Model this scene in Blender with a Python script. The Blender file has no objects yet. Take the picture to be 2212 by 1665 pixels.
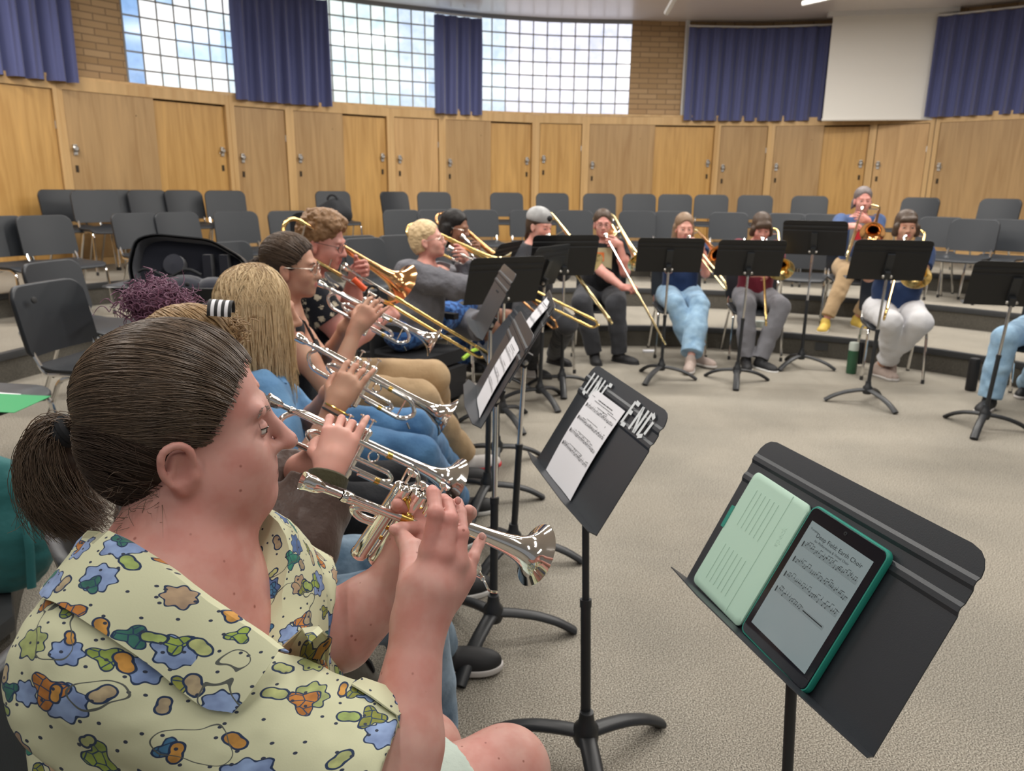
import bpy, bmesh, math, random
import numpy as np
from mathutils import Vector, Matrix
random.seed(7); rng=np.random.RandomState(5)
PI=math.pi
S=bpy.context.scene; COL=S.collection
def R(d): return math.radians(d)
# ---------------------------------------------------------------- camera
CX,CY,FP=1106.,832.5,1660.
TH,PH,HC=R(14.45),R(.6),1.5
FV=Vector((0,math.cos(TH),-math.sin(TH))); U0=Vector((0,math.sin(TH),math.cos(TH))); R0=Vector((1,0,0))
RV=R0*math.cos(PH)+U0*math.sin(PH); UV=-R0*math.sin(PH)+U0*math.cos(PH)
CAM=Vector((0,0,HC))
cd=bpy.data.cameras.new('camera'); cam=bpy.data.objects.new('camera',cd); COL.objects.link(cam)
m=Matrix((RV,UV,-FV)).transposed().to_4x4(); m.translation=CAM; cam.matrix_world=m
cd.sensor_width=36; cd.lens=FP/2212*36; cd.clip_start=.05; cd.clip_end=60
cd.dof.use_dof=True; cd.dof.focus_distance=1.0; cd.dof.aperture_fstop=9.0
S.camera=cam
def ray(x,y): return FV+RV*((x-CX)/FP)-UV*((y-CY)/FP)
def A(x,y,d): return CAM+ray(x,y)*d            # a point seen at x,y and d metres deep
def Z(x,y,z=0): r=ray(x,y); return CAM+r*((z-HC)/r.z)   # a point on a level surface
def pj(p): v=Vector(p)-CAM; return CX+FP*v.dot(RV)/v.dot(FV),CY-FP*v.dot(UV)/v.dot(FV)
# ---------------------------------------------------------------- world, lights, exposure
w=bpy.data.worlds.new('world'); S.world=w; w.use_nodes=True
w.node_tree.nodes['Background'].inputs[0].default_value=(.93,.96,1,1); w.node_tree.nodes['Background'].inputs[1].default_value=.22
S.view_settings.view_transform='Standard'; S.view_settings.look='None'; S.view_settings.gamma=1; S.view_settings.exposure=0.0
S.view_settings.use_curve_mapping=False
def area(x,y,z,sx,sy,e,rz=0,col=(1,.965,.91)):
    l=bpy.data.lights.new('ceiling_and_fill_light','AREA'); l.shape='RECTANGLE'; l.size=sx; l.size_y=sy; l.energy=e; l.color=col
    o=bpy.data.objects.new('ceiling_and_fill_light',l); COL.objects.link(o); o.location=(x,y,z); o.rotation_euler=(0,0,rz)
    return o
LZ=3.86
for (x,y,rz) in [(-2.2,1.2,0),(.4,1.0,0),(3,1.2,0),(-2.6,4.0,0),(.2,3.9,0),(3.0,4.0,0),(-1.6,6.8,0),(1.2,6.9,0),(4.0,6.6,0),(-.4,9.4,0),(2.6,9.4,0),(-4.6,6.6,0),(-.9,-1.2,0),(1.8,-1.2,0),(3.4,8.7,0),(5.6,7.4,1)]:  # the final pair is added fill that brightens the screen and right wall
    area(x,y,LZ,1.9,.22,(26 if y<2 else 68),R(90) if int(y)%2 else 0)
# ---------------------------------------------------------------- materials
def mat(name,col,rough=.6,metal=0,bump=None,noise=None,spec=.5,sss=0,emit=None,coat=0,sheen=0):
    m=bpy.data.materials.new(name); m.use_nodes=True; nt=m.node_tree; b=nt.nodes['Principled BSDF']
    b.inputs['Base Color'].default_value=(*col,1); b.inputs['Roughness'].default_value=rough; b.inputs['Metallic'].default_value=metal
    b.inputs['Specular IOR Level'].default_value=spec
    if sss: b.inputs['Subsurface Weight'].default_value=sss; b.inputs['Subsurface Radius'].default_value=(.012,.004,.002); b.inputs['Subsurface Scale'].default_value=1
    if coat: b.inputs['Coat Weight'].default_value=coat
    if sheen: b.inputs['Sheen Weight'].default_value=sheen
    if emit: b.inputs['Emission Color'].default_value=(*emit[0],1); b.inputs['Emission Strength'].default_value=emit[1]
    L=nt.links.new
    if noise or bump:
        tc=nt.nodes.new('ShaderNodeTexCoord')
    if noise:   # (scale, colour2, lo, hi, stretch)
        n=nt.nodes.new('ShaderNodeTexNoise'); n.inputs['Scale'].default_value=noise[0]; n.inputs['Detail'].default_value=5
        if len(noise)>4:
            mp=nt.nodes.new('ShaderNodeMapping'); mp.inputs['Scale'].default_value=noise[4]; L(tc.outputs['Object'],mp.inputs[0]); L(mp.outputs[0],n.inputs['Vector'])
        else: L(tc.outputs['Object'],n.inputs['Vector'])
        r=nt.nodes.new('ShaderNodeValToRGB'); r.color_ramp.elements[0].position=noise[2]; r.color_ramp.elements[1].position=noise[3]
        r.color_ramp.elements[0].color=(*noise[1],1); r.color_ramp.elements[1].color=(*col,1)
        L(n.outputs[0],r.inputs[0]); L(r.outputs[0],b.inputs['Base Color'])
    if bump:    # (scale, strength, distance, stretch)
        n=nt.nodes.new('ShaderNodeTexNoise'); n.inputs['Scale'].default_value=bump[0]; n.inputs['Detail'].default_value=4
        if len(bump)>3:
            mp=nt.nodes.new('ShaderNodeMapping'); mp.inputs['Scale'].default_value=bump[3]; L(tc.outputs['Object'],mp.inputs[0]); L(mp.outputs[0],n.inputs['Vector'])
        else: L(tc.outputs['Object'],n.inputs['Vector'])
        bp=nt.nodes.new('ShaderNodeBump'); bp.inputs['Strength'].default_value=bump[1]; bp.inputs['Distance'].default_value=bump[2]
        L(n.outputs[0],bp.inputs['Height']); L(bp.outputs[0],b.inputs['Normal'])
    return m
def ramp(nt,fac,stops,interp='LINEAR'):
    r=nt.nodes.new('ShaderNodeValToRGB'); e=r.color_ramp; e.interpolation=interp
    while len(e.elements)<len(stops): e.elements.new(.5)
    for el,(p,c) in zip(e.elements,stops): el.position=p; el.color=(*c,1)
    nt.links.new(fac,r.inputs[0]); return r.outputs[0]
def carpet():
    m=mat('carpet',(.4,.36,.29),.95,spec=.15); nt=m.node_tree; b=nt.nodes['Principled BSDF']; L=nt.links.new
    tc=nt.nodes.new('ShaderNodeTexCoord')
    n=nt.nodes.new('ShaderNodeTexNoise'); n.inputs['Scale'].default_value=250; n.inputs['Detail'].default_value=3; L(tc.outputs['Object'],n.inputs['Vector'])
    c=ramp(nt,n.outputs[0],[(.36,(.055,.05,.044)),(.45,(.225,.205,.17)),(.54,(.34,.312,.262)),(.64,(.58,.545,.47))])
    n2=nt.nodes.new('ShaderNodeTexNoise'); n2.inputs['Scale'].default_value=1.6; n2.inputs['Detail'].default_value=4; L(tc.outputs['Object'],n2.inputs['Vector'])
    c2=ramp(nt,n2.outputs[0],[(.35,(.84,.84,.84)),(.6,(1,.99,.98))])
    mx=nt.nodes.new('ShaderNodeMix'); mx.data_type='RGBA'; mx.blend_type='MULTIPLY'; mx.inputs[0].default_value=1
    L(c,mx.inputs[6]); L(c2,mx.inputs[7]); L(mx.outputs[2],b.inputs['Base Color'])
    bp=nt.nodes.new('ShaderNodeBump'); bp.inputs['Strength'].default_value=.4; bp.inputs['Distance'].default_value=.003; L(n.outputs[0],bp.inputs['Height']); L(bp.outputs[0],b.inputs['Normal'])
    return m
def wood(name,c1,c2,sc=1.0):
    m=mat(name,c1,.38,spec=.4); nt=m.node_tree; b=nt.nodes['Principled BSDF']; L=nt.links.new
    tc=nt.nodes.new('ShaderNodeTexCoord'); mp=nt.nodes.new('ShaderNodeMapping'); mp.inputs['Scale'].default_value=(7*sc,7*sc,.5*sc); L(tc.outputs['Object'],mp.inputs[0])
    oi=nt.nodes.new('ShaderNodeObjectInfo'); ad=nt.nodes.new('ShaderNodeVectorMath'); ad.operation='ADD'; L(mp.outputs[0],ad.inputs[0])
    ml=nt.nodes.new('ShaderNodeMath'); ml.operation='MULTIPLY'; ml.inputs[1].default_value=40; L(oi.outputs['Random'],ml.inputs[0]); L(ml.outputs[0],ad.inputs[1])
    n=nt.nodes.new('ShaderNodeTexNoise'); n.inputs['Scale'].default_value=1.6; n.inputs['Detail'].default_value=6; n.inputs['Distortion'].default_value=1.2; L(ad.outputs[0],n.inputs['Vector'])
    c=ramp(nt,n.outputs[0],[(.3,c2),(.52,c1),(.75,tuple(min(1,x*1.16) for x in c1))])
    L(c,b.inputs['Base Color']); return m
M={}
M['carpet']=carpet()
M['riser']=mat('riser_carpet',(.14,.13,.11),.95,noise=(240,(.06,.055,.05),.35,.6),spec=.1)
M['nosing']=mat('nosing_rubber',(.035,.037,.04),.55)
M['wood1']=wood('honey_wood',(.55,.32,.105),(.45,.245,.07))
M['wood2']=wood('light_wood',(.56,.345,.15),(.47,.275,.105))
M['wood3']=wood('brown_wood',(.43,.27,.12),(.36,.21,.085))
M['stud']=wood('trim_wood',(.60,.385,.17),(.52,.31,.12),.6)
M['dark']=mat('dark_gap',(.04,.025,.012),.8)
M['chair']=mat('charcoal_plastic',(.020,.0235,.029),.45,bump=(420,.12,.002))
M['chrome']=mat('chrome',(.82,.81,.79),.12,1)
M['steel']=mat('worn_steel',(.55,.53,.5),.3,1)
M['rubber']=mat('black_rubber',(.02,.02,.02),.7)
M['stand']=mat('black_powder_coat',(.018,.02,.023),.42)
M['desk_shaded']=mat('shaded_powder_coat',(.007,.0075,.009),.5)  # desk coat darkened for far backs: shade from facing away put into the colour
M['desk']=mat('desk_powder_coat',(.026,.031,.038),.4,bump=(500,.1,.001))
M['silver']=mat('silver_plate',(.93,.9,.86),.07,1)
M['brass']=mat('lacquered_brass',(.86,.62,.24),.13,1)
M['pbrass']=mat('pale_brass',(.9,.76,.42),.14,1)
M['rosebr']=mat('rose_brass',(.82,.45,.2),.13,1)
M['gold']=mat('gold_plate',(.75,.5,.13),.2,1)
M['black']=mat('black_fabric',(.012,.013,.016),.85)
M['paper']=mat('sheet_paper',(.80,.80,.84),.7)
M['ink']=mat('ink',(.03,.03,.035),.8)
M['ceil']=mat('ceiling_paint',(.80,.76,.74),.3)
M['screen']=mat('screen_fabric',(.88,.85,.79),.8)
M['white']=mat('white_paint',(.75,.74,.72),.5)
def curtain_mat():
    m=mat('navy_velvet',(.085,.098,.235),.8,sheen=.3); return m
M['curtain']=curtain_mat()
def brick():
    m=mat('tan_brick',(.4,.27,.15),.8); nt=m.node_tree; b=nt.nodes['Principled BSDF']; L=nt.links.new
    tc=nt.nodes.new('ShaderNodeUVMap')
    br=nt.nodes.new('ShaderNodeTexBrick'); br.inputs['Scale'].default_value=1; br.inputs['Color1'].default_value=(.50,.335,.18,1); br.inputs['Color2'].default_value=(.40,.255,.125,1); br.inputs['Mortar'].default_value=(.26,.17,.095,1)
    br.inputs['Brick Width'].default_value=.29; br.inputs['Row Height'].default_value=.075; br.inputs['Mortar Size'].default_value=.007; br.offset=.5
    L(tc.outputs[0],br.inputs['Vector']); L(br.outputs['Color'],b.inputs['Base Color'])
    bp=nt.nodes.new('ShaderNodeBump'); bp.inputs['Strength'].default_value=.5; bp.inputs['Distance'].default_value=.004; bp.invert=True; L(br.outputs['Fac'],bp.inputs['Height']); L(bp.outputs[0],b.inputs['Normal'])
    return m
M['brick']=brick()
def glassblock():
    m=bpy.data.materials.new('glass_block'); m.use_nodes=True; nt=m.node_tree; nt.nodes.clear(); L=nt.links.new
    out=nt.nodes.new('ShaderNodeOutputMaterial'); e=nt.nodes.new('ShaderNodeEmission'); gl=nt.nodes.new('ShaderNodeBsdfGlossy'); gl.inputs['Roughness'].default_value=.15; gl.inputs['Color'].default_value=(.12,.12,.12,1)
    a=nt.nodes.new('ShaderNodeAddShader'); at=nt.nodes.new('ShaderNodeAttribute'); at.attribute_name='tint'
    n=nt.nodes.new('ShaderNodeTexNoise'); n.inputs['Scale'].default_value=9; tc=nt.nodes.new('ShaderNodeTexCoord'); L(tc.outputs['Object'],n.inputs['Vector'])
    c=ramp(nt,n.outputs[0],[(.3,(.8,.84,.88)),(.6,(1,1,1))])
    mx=nt.nodes.new('ShaderNodeMix'); mx.data_type='RGBA'; mx.blend_type='MULTIPLY'; mx.inputs[0].default_value=1
    L(at.outputs['Color'],mx.inputs[6]); L(c,mx.inputs[7]); L(mx.outputs[2],e.inputs[0]); e.inputs[1].default_value=1.3
    L(e.outputs[0],a.inputs[0]); L(gl.outputs[0],a.inputs[1]); L(a.outputs[0],out.inputs[0]); return m
M['block']=glassblock()
M['grout']=mat('grout',(.30,.30,.30),.8)
# ---------------------------------------------------------------- object helpers
def link(name,me,parent=None,org=None):
    o=bpy.data.objects.new(name,me); COL.objects.link(o)
    if parent is not None:
        o.parent=parent
    return o
def wloc(o):
    p=Vector((0,0,0))
    while o is not None: p=p+Vector(o.location); o=o.parent
    return p
def tag(o,label=None,cat=None,group=None,kind=None):
    if label: o['label']=label
    if cat: o['category']=cat
    if group: o['group']=group
    if kind: o['kind']=kind
    return o
def thing(name,loc,label,cat,group=None,rz=0):
    o=bpy.data.objects.new(name,None); COL.objects.link(o); o.location=loc; o.rotation_euler=(0,0,rz); o.empty_display_size=.05
    return tag(o,label,cat,group)
def mk(name,V,F,mt,parent=None,smooth=True,world=True,mi=None,auto=None):
    me=bpy.data.meshes.new(name)
    V=np.asarray(V,dtype=float)
    if parent is not None and world: V=V-np.array(wloc(parent))
    me.from_pydata(V.tolist(),[],[tuple(f) for f in F] if not isinstance(F,np.ndarray) else F.tolist())
    for x in (mt if isinstance(mt,(list,tuple)) else [mt]): me.materials.append(x)
    if smooth: me.polygons.foreach_set('use_smooth',[True]*len(me.polygons))
    if mi is not None: me.polygons.foreach_set('material_index',list(mi))
    me.update()
    if smooth and auto: me.set_sharp_from_angle(angle=R(auto))
    return link(name,me,parent)
class G:
    """collects shapes that become ONE mesh object"""
    def __init__(s): s.V=[]; s.F=[]; s.M=[]; s.m=0
    def add(s,V,F):
        o=len(s.V); s.V+= [tuple(v) for v in V]; s.F+=[tuple(i+o for i in f) for f in F]; s.M+=[s.m]*len(F); return s
    def box(s,c,d,Mx=None):
        x,y,z=d[0]/2,d[1]/2,d[2]/2
        P=[Vector((a*x,b*y,e*z)) for a in (-1,1) for b in (-1,1) for e in (-1,1)]
        if Mx is not None: P=[Mx@p for p in P]
        c=Vector(c)
        s.add([p+c for p in P],[(0,1,3,2),(4,6,7,5),(0,4,5,1),(2,3,7,6),(0,2,6,4),(1,5,7,3)]); return s
    def tube(s,pts,r,n=10,cap=True,flat=None):
        pts=[Vector(p) for p in pts]; k=len(pts); rr=r if hasattr(r,'__len__') else [r]*k
        T=[((pts[min(i+1,k-1)]-pts[max(i-1,0)])).normalized() for i in range(k)]
        up=Vector((0,0,1)) if abs(T[0].z)<.9 else Vector((1,0,0))
        a=T[0].cross(up).normalized(); V=[];F=[]
        for i in range(k):
            a=(a-T[i]*a.dot(T[i])).normalized(); b=T[i].cross(a)
            f=1 if flat is None else flat
            for j in range(n):
                q=2*PI*j/n; V.append(pts[i]+a*math.cos(q)*rr[i]+b*math.sin(q)*rr[i]*f)
        for i in range(k-1):
            for j in range(n): F.append((i*n+j,i*n+(j+1)%n,(i+1)*n+(j+1)%n,(i+1)*n+j))
        if cap: F.append(tuple(range(n))[::-1]); F.append(tuple((k-1)*n+j for j in range(n)))
        s.add(V,F); return s
    def lathe(s,prof,o,ax,n=24,closed=False):
        """prof: (radius, distance along ax)"""
        ax=Vector(ax).normalized(); o=Vector(o); up=Vector((0,0,1)) if abs(ax.z)<.9 else Vector((1,0,0))
        a=ax.cross(up).normalized(); b=ax.cross(a); V=[];F=[]
        for r,t in prof:
            for j in range(n): q=2*PI*j/n; V.append(o+ax*t+(a*math.cos(q)+b*math.sin(q))*r)
        for i in range(len(prof)-1):
            for j in range(n): F.append((i*n+j,i*n+(j+1)%n,(i+1)*n+(j+1)%n,(i+1)*n+j))
        s.add(V,F); return s
    def ball(s,c,r,n=12):
        prof=[(max(1e-4,math.sin(PI*i/n)),-math.cos(PI*i/n)) for i in range(n+1)]
        rr=Vector(r) if hasattr(r,'__len__') else Vector((r,r,r)); c=Vector(c); V=[];F=[]; k=n*2
        for p,t in prof:
            for j in range(k): q=2*PI*j/k; V.append((c.x+rr.x*p*math.cos(q),c.y+rr.y*p*math.sin(q),c.z+rr.z*t))
        for i in range(n):
            for j in range(k): F.append((i*k+j,i*k+(j+1)%k,(i+1)*k+(j+1)%k,(i+1)*k+j))
        s.add(V,F); return s
    def sheet(s,grid,thick=0,wrap=False):
        """grid[i][j] points -> surface; thick adds a back side"""
        ni=len(grid);nj=len(grid[0]); V=[Vector(p) for r in grid for p in r]; F=[]
        for i in range(ni-1):
            for j in range(nj-1): F.append((i*nj+j,i*nj+j+1,(i+1)*nj+j+1,(i+1)*nj+j))
        if thick:
            N=[Vector((0,0,0)) for _ in V]
            for f in F:
                nn=(V[f[2]]-V[f[0]]).cross(V[f[3]]-V[f[1]])
                for i in f: N[i]+=nn
            k=len(V); V+= [v-N[i].normalized()*thick for i,v in enumerate(V[:k])]
            F+= [tuple(i+k for i in f[::-1]) for f in F]
            bd=[i for i in range(nj)]+[i*nj+nj-1 for i in range(1,ni)]+[(ni-1)*nj+j for j in range(nj-2,-1,-1)]+[i*nj for i in range(ni-2,0,-1)]
            for a,b in zip(bd,bd[1:]+bd[:1]): F.append((b,a,a+k,b+k))
        s.add(V,F); return s
    def plate(s,outline,t,fn,fr=(0,.55,.9,1)):
        """rounded slab: outline 2-D points, thickness t, fn(u,v,w)->3-D"""
        o2=[]
        for p,q in zip(outline,outline[1:]+outline[:1]):
            k=max(1,int(math.hypot(q[0]-p[0],q[1]-p[1])/.035)); o2+=[(p[0]+(q[0]-p[0])*i/k,p[1]+(q[1]-p[1])*i/k) for i in range(k)]
        outline=o2; n=len(outline); V=[];F=[]
        cu=sum(p[0] for p in outline)/n; cv=sum(p[1] for p in outline)/n
        def ringpts(f,w): return [fn(cu+(p[0]-cu)*f,cv+(p[1]-cv)*f,w) for p in outline]
        rings=[ringpts(max(f,.001),t/2) for f in fr[:-1]]+[ringpts(.985,t/2),ringpts(1,t*.25),ringpts(1,-t*.25),ringpts(.985,-t/2)]+[ringpts(max(f,.001),-t/2) for f in fr[:-1][::-1]]
        for r_ in rings: V+=r_
        for i in range(len(rings)-1):
            for j in range(n): F.append((i*n+j,i*n+(j+1)%n,(i+1)*n+(j+1)%n,(i+1)*n+j))
        s.add(V,F); return s
    def xf(s,Mx): s.V=[tuple(Mx@Vector(v)) for v in s.V]; return s
    def out(s,name,mt,parent=None,smooth=True,world=True,auto=40): return mk(name,s.V,s.F,mt,parent,smooth,world,s.M,auto)
def rrect(w,h,rb,rt=None,n=5,cx=0,cy=0):
    rt=rb if rt is None else rt; P=[]
    for (sx,sy,r,a0) in [(1,-1,rb,-90),(1,1,rt,0),(-1,1,rt,90),(-1,-1,rb,180)]:
        for i in range(n+1):
            a=R(a0+90*i/n); P.append((cx+sx*(w/2-r)+r*math.cos(a),cy+sy*(h/2-r)+r*math.sin(a)))
    return P
def arc(c,r,a0,a1,u,v,n=8):
    c=Vector(c);u=Vector(u);v=Vector(v)
    return [c+u*r*math.cos(R(a0+(a1-a0)*i/n))+v*r*math.sin(R(a0+(a1-a0)*i/n)) for i in range(n+1)]
def fillet(P,r,n=5):
    """round the corners of a polyline"""
    P=[Vector(p) for p in P]; O=[P[0]]
    for i in range(1,len(P)-1):
        a,b,c=P[i-1],P[i],P[i+1]; d1=(a-b);d2=(c-b); k=min(r,d1.length*.45,d2.length*.45); p=b+d1.normalized()*k; q=b+d2.normalized()*k
        for j in range(n+1): t=j/n; O.append(p*(1-t)**2+b*2*t*(1-t)+q*t*t)
    O.append(P[-1]); return O
def copy_tree(o,parent=None):
    c=o.copy(); COL.objects.link(c); c.parent=parent
    for ch in list(o.children): copy_tree(ch,c)
    return c
# ---------------------------------------------------------------- the room
C0=(1.22,4.05); RISE=.2
RR=[3.38,4.69,5.94]
def plan(r,a):        # a in degrees; the arc runs straight towards -y past 215
    if a<=215: return Vector((C0[0]+r*math.cos(R(a)),C0[1]+r*math.sin(R(a)),0))
    p=plan(r,215); return p+Vector((-.04,-1,0))*(a-215)*.1
RWT=[(-60,8.9),(50,8.93),(58,8.97),(66,9.05),(74,8.9),(81.5,8.62),(87,8.48),(95,8.42),(101.7,8.3),(107,8.15),(117.6,8.0),(127,7.8),(141,7.62),(150,7.6),(400,7.6)]
def RW(a):
    for (a0,r0),(a1,r1) in zip(RWT,RWT[1:]):
        if a0<=a<=a1: return r0+(r1-r0)*(a-a0)/(a1-a0)
    return 8
def wallp(a,off=0,z=0): p=plan(RW(a)+off,a); p.z=z; return p
def aof(px,z,off=0):
    lo,hi=20,200
    for _ in range(40):
        md=(lo+hi)/2
        if pj(wallp(md,off,z))[0]>px: lo=md
        else: hi=md
    return (lo+hi)/2
ANG=list(range(-40,216,3))+[216+i*3 for i in range(26)]
fl=G(); P=[plan(RR[0]+.05,a) for a in ANG]; P+= [Vector((P[-1].x,-7,0)),Vector((9,-7,0)),Vector((9,P[0].y,0))]
fl.add(P+[p-Vector((0,0,.1)) for p in P],[tuple(range(len(P)))]); fl.out('floor',M['carpet'],smooth=False); tag(bpy.data.objects['floor'],kind='structure')
for i in range(3):
    z=RISE*(i+1); ro=(RR[i+1]+.03) if i<2 else None
    g=G(); gi=[];go=[]
    for a in ANG:
        p=plan(RR[i],a); q=plan(ro,a) if ro else wallp(a,.6)
        gi.append((p.x,p.y,z)); go.append((q.x,q.y,z))
    g.sheet([gi,go]); o=g.out('floor_tread_%d'%(i+1),M['carpet'],smooth=False); tag(o,kind='structure')
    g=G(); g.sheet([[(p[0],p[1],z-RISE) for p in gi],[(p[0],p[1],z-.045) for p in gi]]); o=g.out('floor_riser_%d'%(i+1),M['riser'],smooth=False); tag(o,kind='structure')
    g=G(); nz=[]
    for dr,dz in ((-.0,-.05),(-.014,-.046),(-.018,-.02),(-.014,.002),(.03,.004)):
        nz.append([(lambda p:(p.x,p.y,z+dz))(plan(RR[i]+dr,a)) for a in ANG])
    g.sheet(nz); o=g.out('trim_nosing_%d'%(i+1),M['nosing']); tag(o,kind='structure')
ZT=2.58; CZ=3.97
# locker bays, from left to right: (left px, right px, kind, split px)
ST=[(112,133),(486,505),(615,633),(835,851),(947,962),(1150,1166),(1258,1274),(1545,1558),(1660,1676),(1880,1896),(2010,2032)]
BAY=[('slide',328),('hinge',0),('slide',738),('hinge',0),('slide',1058),('hinge',0),('slide',1412),('hinge',0),('slide',1778),('hinge',0)]
stud=[(aof(a,2.45),aof(b,2.45)) for a,b in ST]
bays=[(stud[i][1],stud[i+1][0],k,aof(sx,2.3) if sx else 0) for i,(k,sx) in enumerate(BAY)]
# out past the left and the right edge of the view
a0=stud[0][0]; bays.insert(0,(a0+9.5,a0,'hinge',0)); bays.insert(0,(a0+26,a0+10.5,'slide',a0+18)); bays.insert(0,(a0+36,a0+27,'hinge',0)); bays.insert(0,(a0+52,a0+37,'slide',a0+44))
a1=stud[-1][1]; bays.append((a1,a1-15,'slide1',a1-12)); bays.append((a1-16,a1-24,'hinge',0)); bays.append((a1-25,a1-40,'slide',a1-32))
HH=ZT-.12
def locker(idx,aL,aR,kind,asp,lab):
    pL,pR=wallp(aL),wallp(aR); base=(pL+pR)/2; base.z=.6
    t=thing('storage_locker',base,lab,'locker','tall wooden storage lockers around the room wall')
    d=(pR-pL); W=d.length; ex=d.normalized(); ey=Vector((-ex.y,ex.x,0)) # ey away from room
    if ey.dot(base-Vector((C0[0],C0[1],0)))<0: ey=-ey
    def P(x,y,z): return pL+ex*x+ey*y+Vector((0,0,z))
    def bx(g,x0,x1,y0,y1,z0,z1):
        V=[P(x,y,z) for x in (x0,x1) for y in (y0,y1) for z in (z0,z1)]
        g.add(V,[(0,1,3,2),(4,6,7,5),(0,4,5,1),(2,3,7,6),(0,2,6,4),(1,5,7,3)])
    sw=.055
    g=G(); bx(g,-sw*1.1,0,-.01,.5,.6,ZT); bx(g,W,W+sw*1.1,-.01,.5,.6,ZT); bx(g,0,W,-.008,.5,HH,ZT); bx(g,0,W,0,.5,.6,.68)
    g.out('locker_frame',M['stud'],t,smooth=False)
    g=G(); bx(g,0,W,.1,.12,.68,HH); g.out('back_panel',M['dark'],t,smooth=False)
    def lock(x,z,dr,y=0):
        g=G(); n=-ey; g.box(P(x,y-.006,z),(.04,.03,.11),Matrix.Rotation(math.atan2(ex.y,ex.x),3,'Z')); g.lathe([(.001,.0),(.028,.0),(.032,.01),(.032,.03),(.02,.04),(.001,.04)],P(x,y-.012,z+.01),n,14)
        g.tube(arc(P(x+.02*(1 if x<W/2 else -1),y-.02,z-.02),.017,0,180,ex,Vector((0,0,1)),8),.004,6)
        g.out('padlock',M['steel'],dr); g=G(); g.box(P(x,y-.004,z-.20),(.03,.008,.07),Matrix.Rotation(math.atan2(ex.y,ex.x),3,'Z')); return g.out('keyhole_plate',M['dark'],dr)
    if kind=='hinge':
        g=G(); bx(g,.008,W-.008,.012,.035,.69,HH-.008); dr=g.out('door',M[('wood1','wood2','wood3')[idx%3]],t,smooth=False)
        lock(.07,1.93-.05*(idx%3),dr,.012)
        g=G()
        for zz in (2.1,1.0): bx(g,W-.012,W+.004,.004,.016,zz-.04,zz+.04)
        g.out('hinge',M['steel'],t,smooth=False)
    else:
        xs=W*(aL-asp)/(aL-aR)
        g=G(); bx(g,.004,xs,.004,.026,.685,HH-.002); d1=g.out('sliding_door',M[('wood3','wood2')[idx%2]],t,smooth=False)
        g=G(); bx(g,xs-.06,W-.006,.04,.06,.685,HH-.02); d2=g.out('sliding_door',M['wood1'],t,smooth=False)
        lock(.06,1.85-.1*(idx%2),d1,.004); lock(W-.07,1.9,d2,.04)
        g=G(); g.lathe([(.001,.0),(.006,0),(.006,.004),(.001,.004)],P(xs*.78,.004,2.25),-ey,8); g.out('knot_hole',M['dark'],d1)
    return t
desc=['far left behind the foreground player','left, cut by the left edge of the photo','behind the leftmost empty chairs','below the leftmost brick strip with two doors','below the edge of the second curtain','below the second curtain and second window',
'narrow, right of the second window edge','below the narrow middle curtain','narrow, left end of the third window','below the third glass-block window','narrow, below the left part of the long curtain','left of and below the hanging screen','directly below the hanging white screen','right of the hanging screen','beyond the right edge','at the far right']
names=['wooden locker outside the left of the view, fourth past the brick','wooden locker outside the left of the view, third past the brick','wooden locker outside the left of the view, second past the brick','honey coloured hinged locker cut by the left edge of the photo',
'wide two-door sliding locker below the left brick strip and first window','narrow hinged locker below the left edge of the second curtain','sliding locker below the right part of the second curtain','narrow hinged locker below the right end of the second window','sliding locker below the narrow middle curtain','narrow hinged locker below the left half of the third window','wide sliding locker below the right end of the third window and brick','narrow hinged locker below the left end of the long curtain','sliding locker below the long curtain and left screen edge','narrow hinged locker directly below the hanging white screen','wide honey coloured locker at the right edge of the photo','wooden locker just outside the right of the view','wooden locker second outside the right of the view']
for i,b in enumerate(bays): locker(i,b[0],b[1],b[2] if b[2]!='slide1' else 'slide',b[3],names[i])
# ledge on top of the lockers
g=G(); AW=[a for a in ANG if a<260]
g.sheet([[tuple(wallp(a,-.015,ZT)) for a in AW],[tuple(wallp(a,-.015,ZT+.03)) for a in AW],[tuple(wallp(a,.3,ZT+.03)) for a in AW]]); tag(g.out('trim_ledge',M['stud'],smooth=False),kind='structure')
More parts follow.
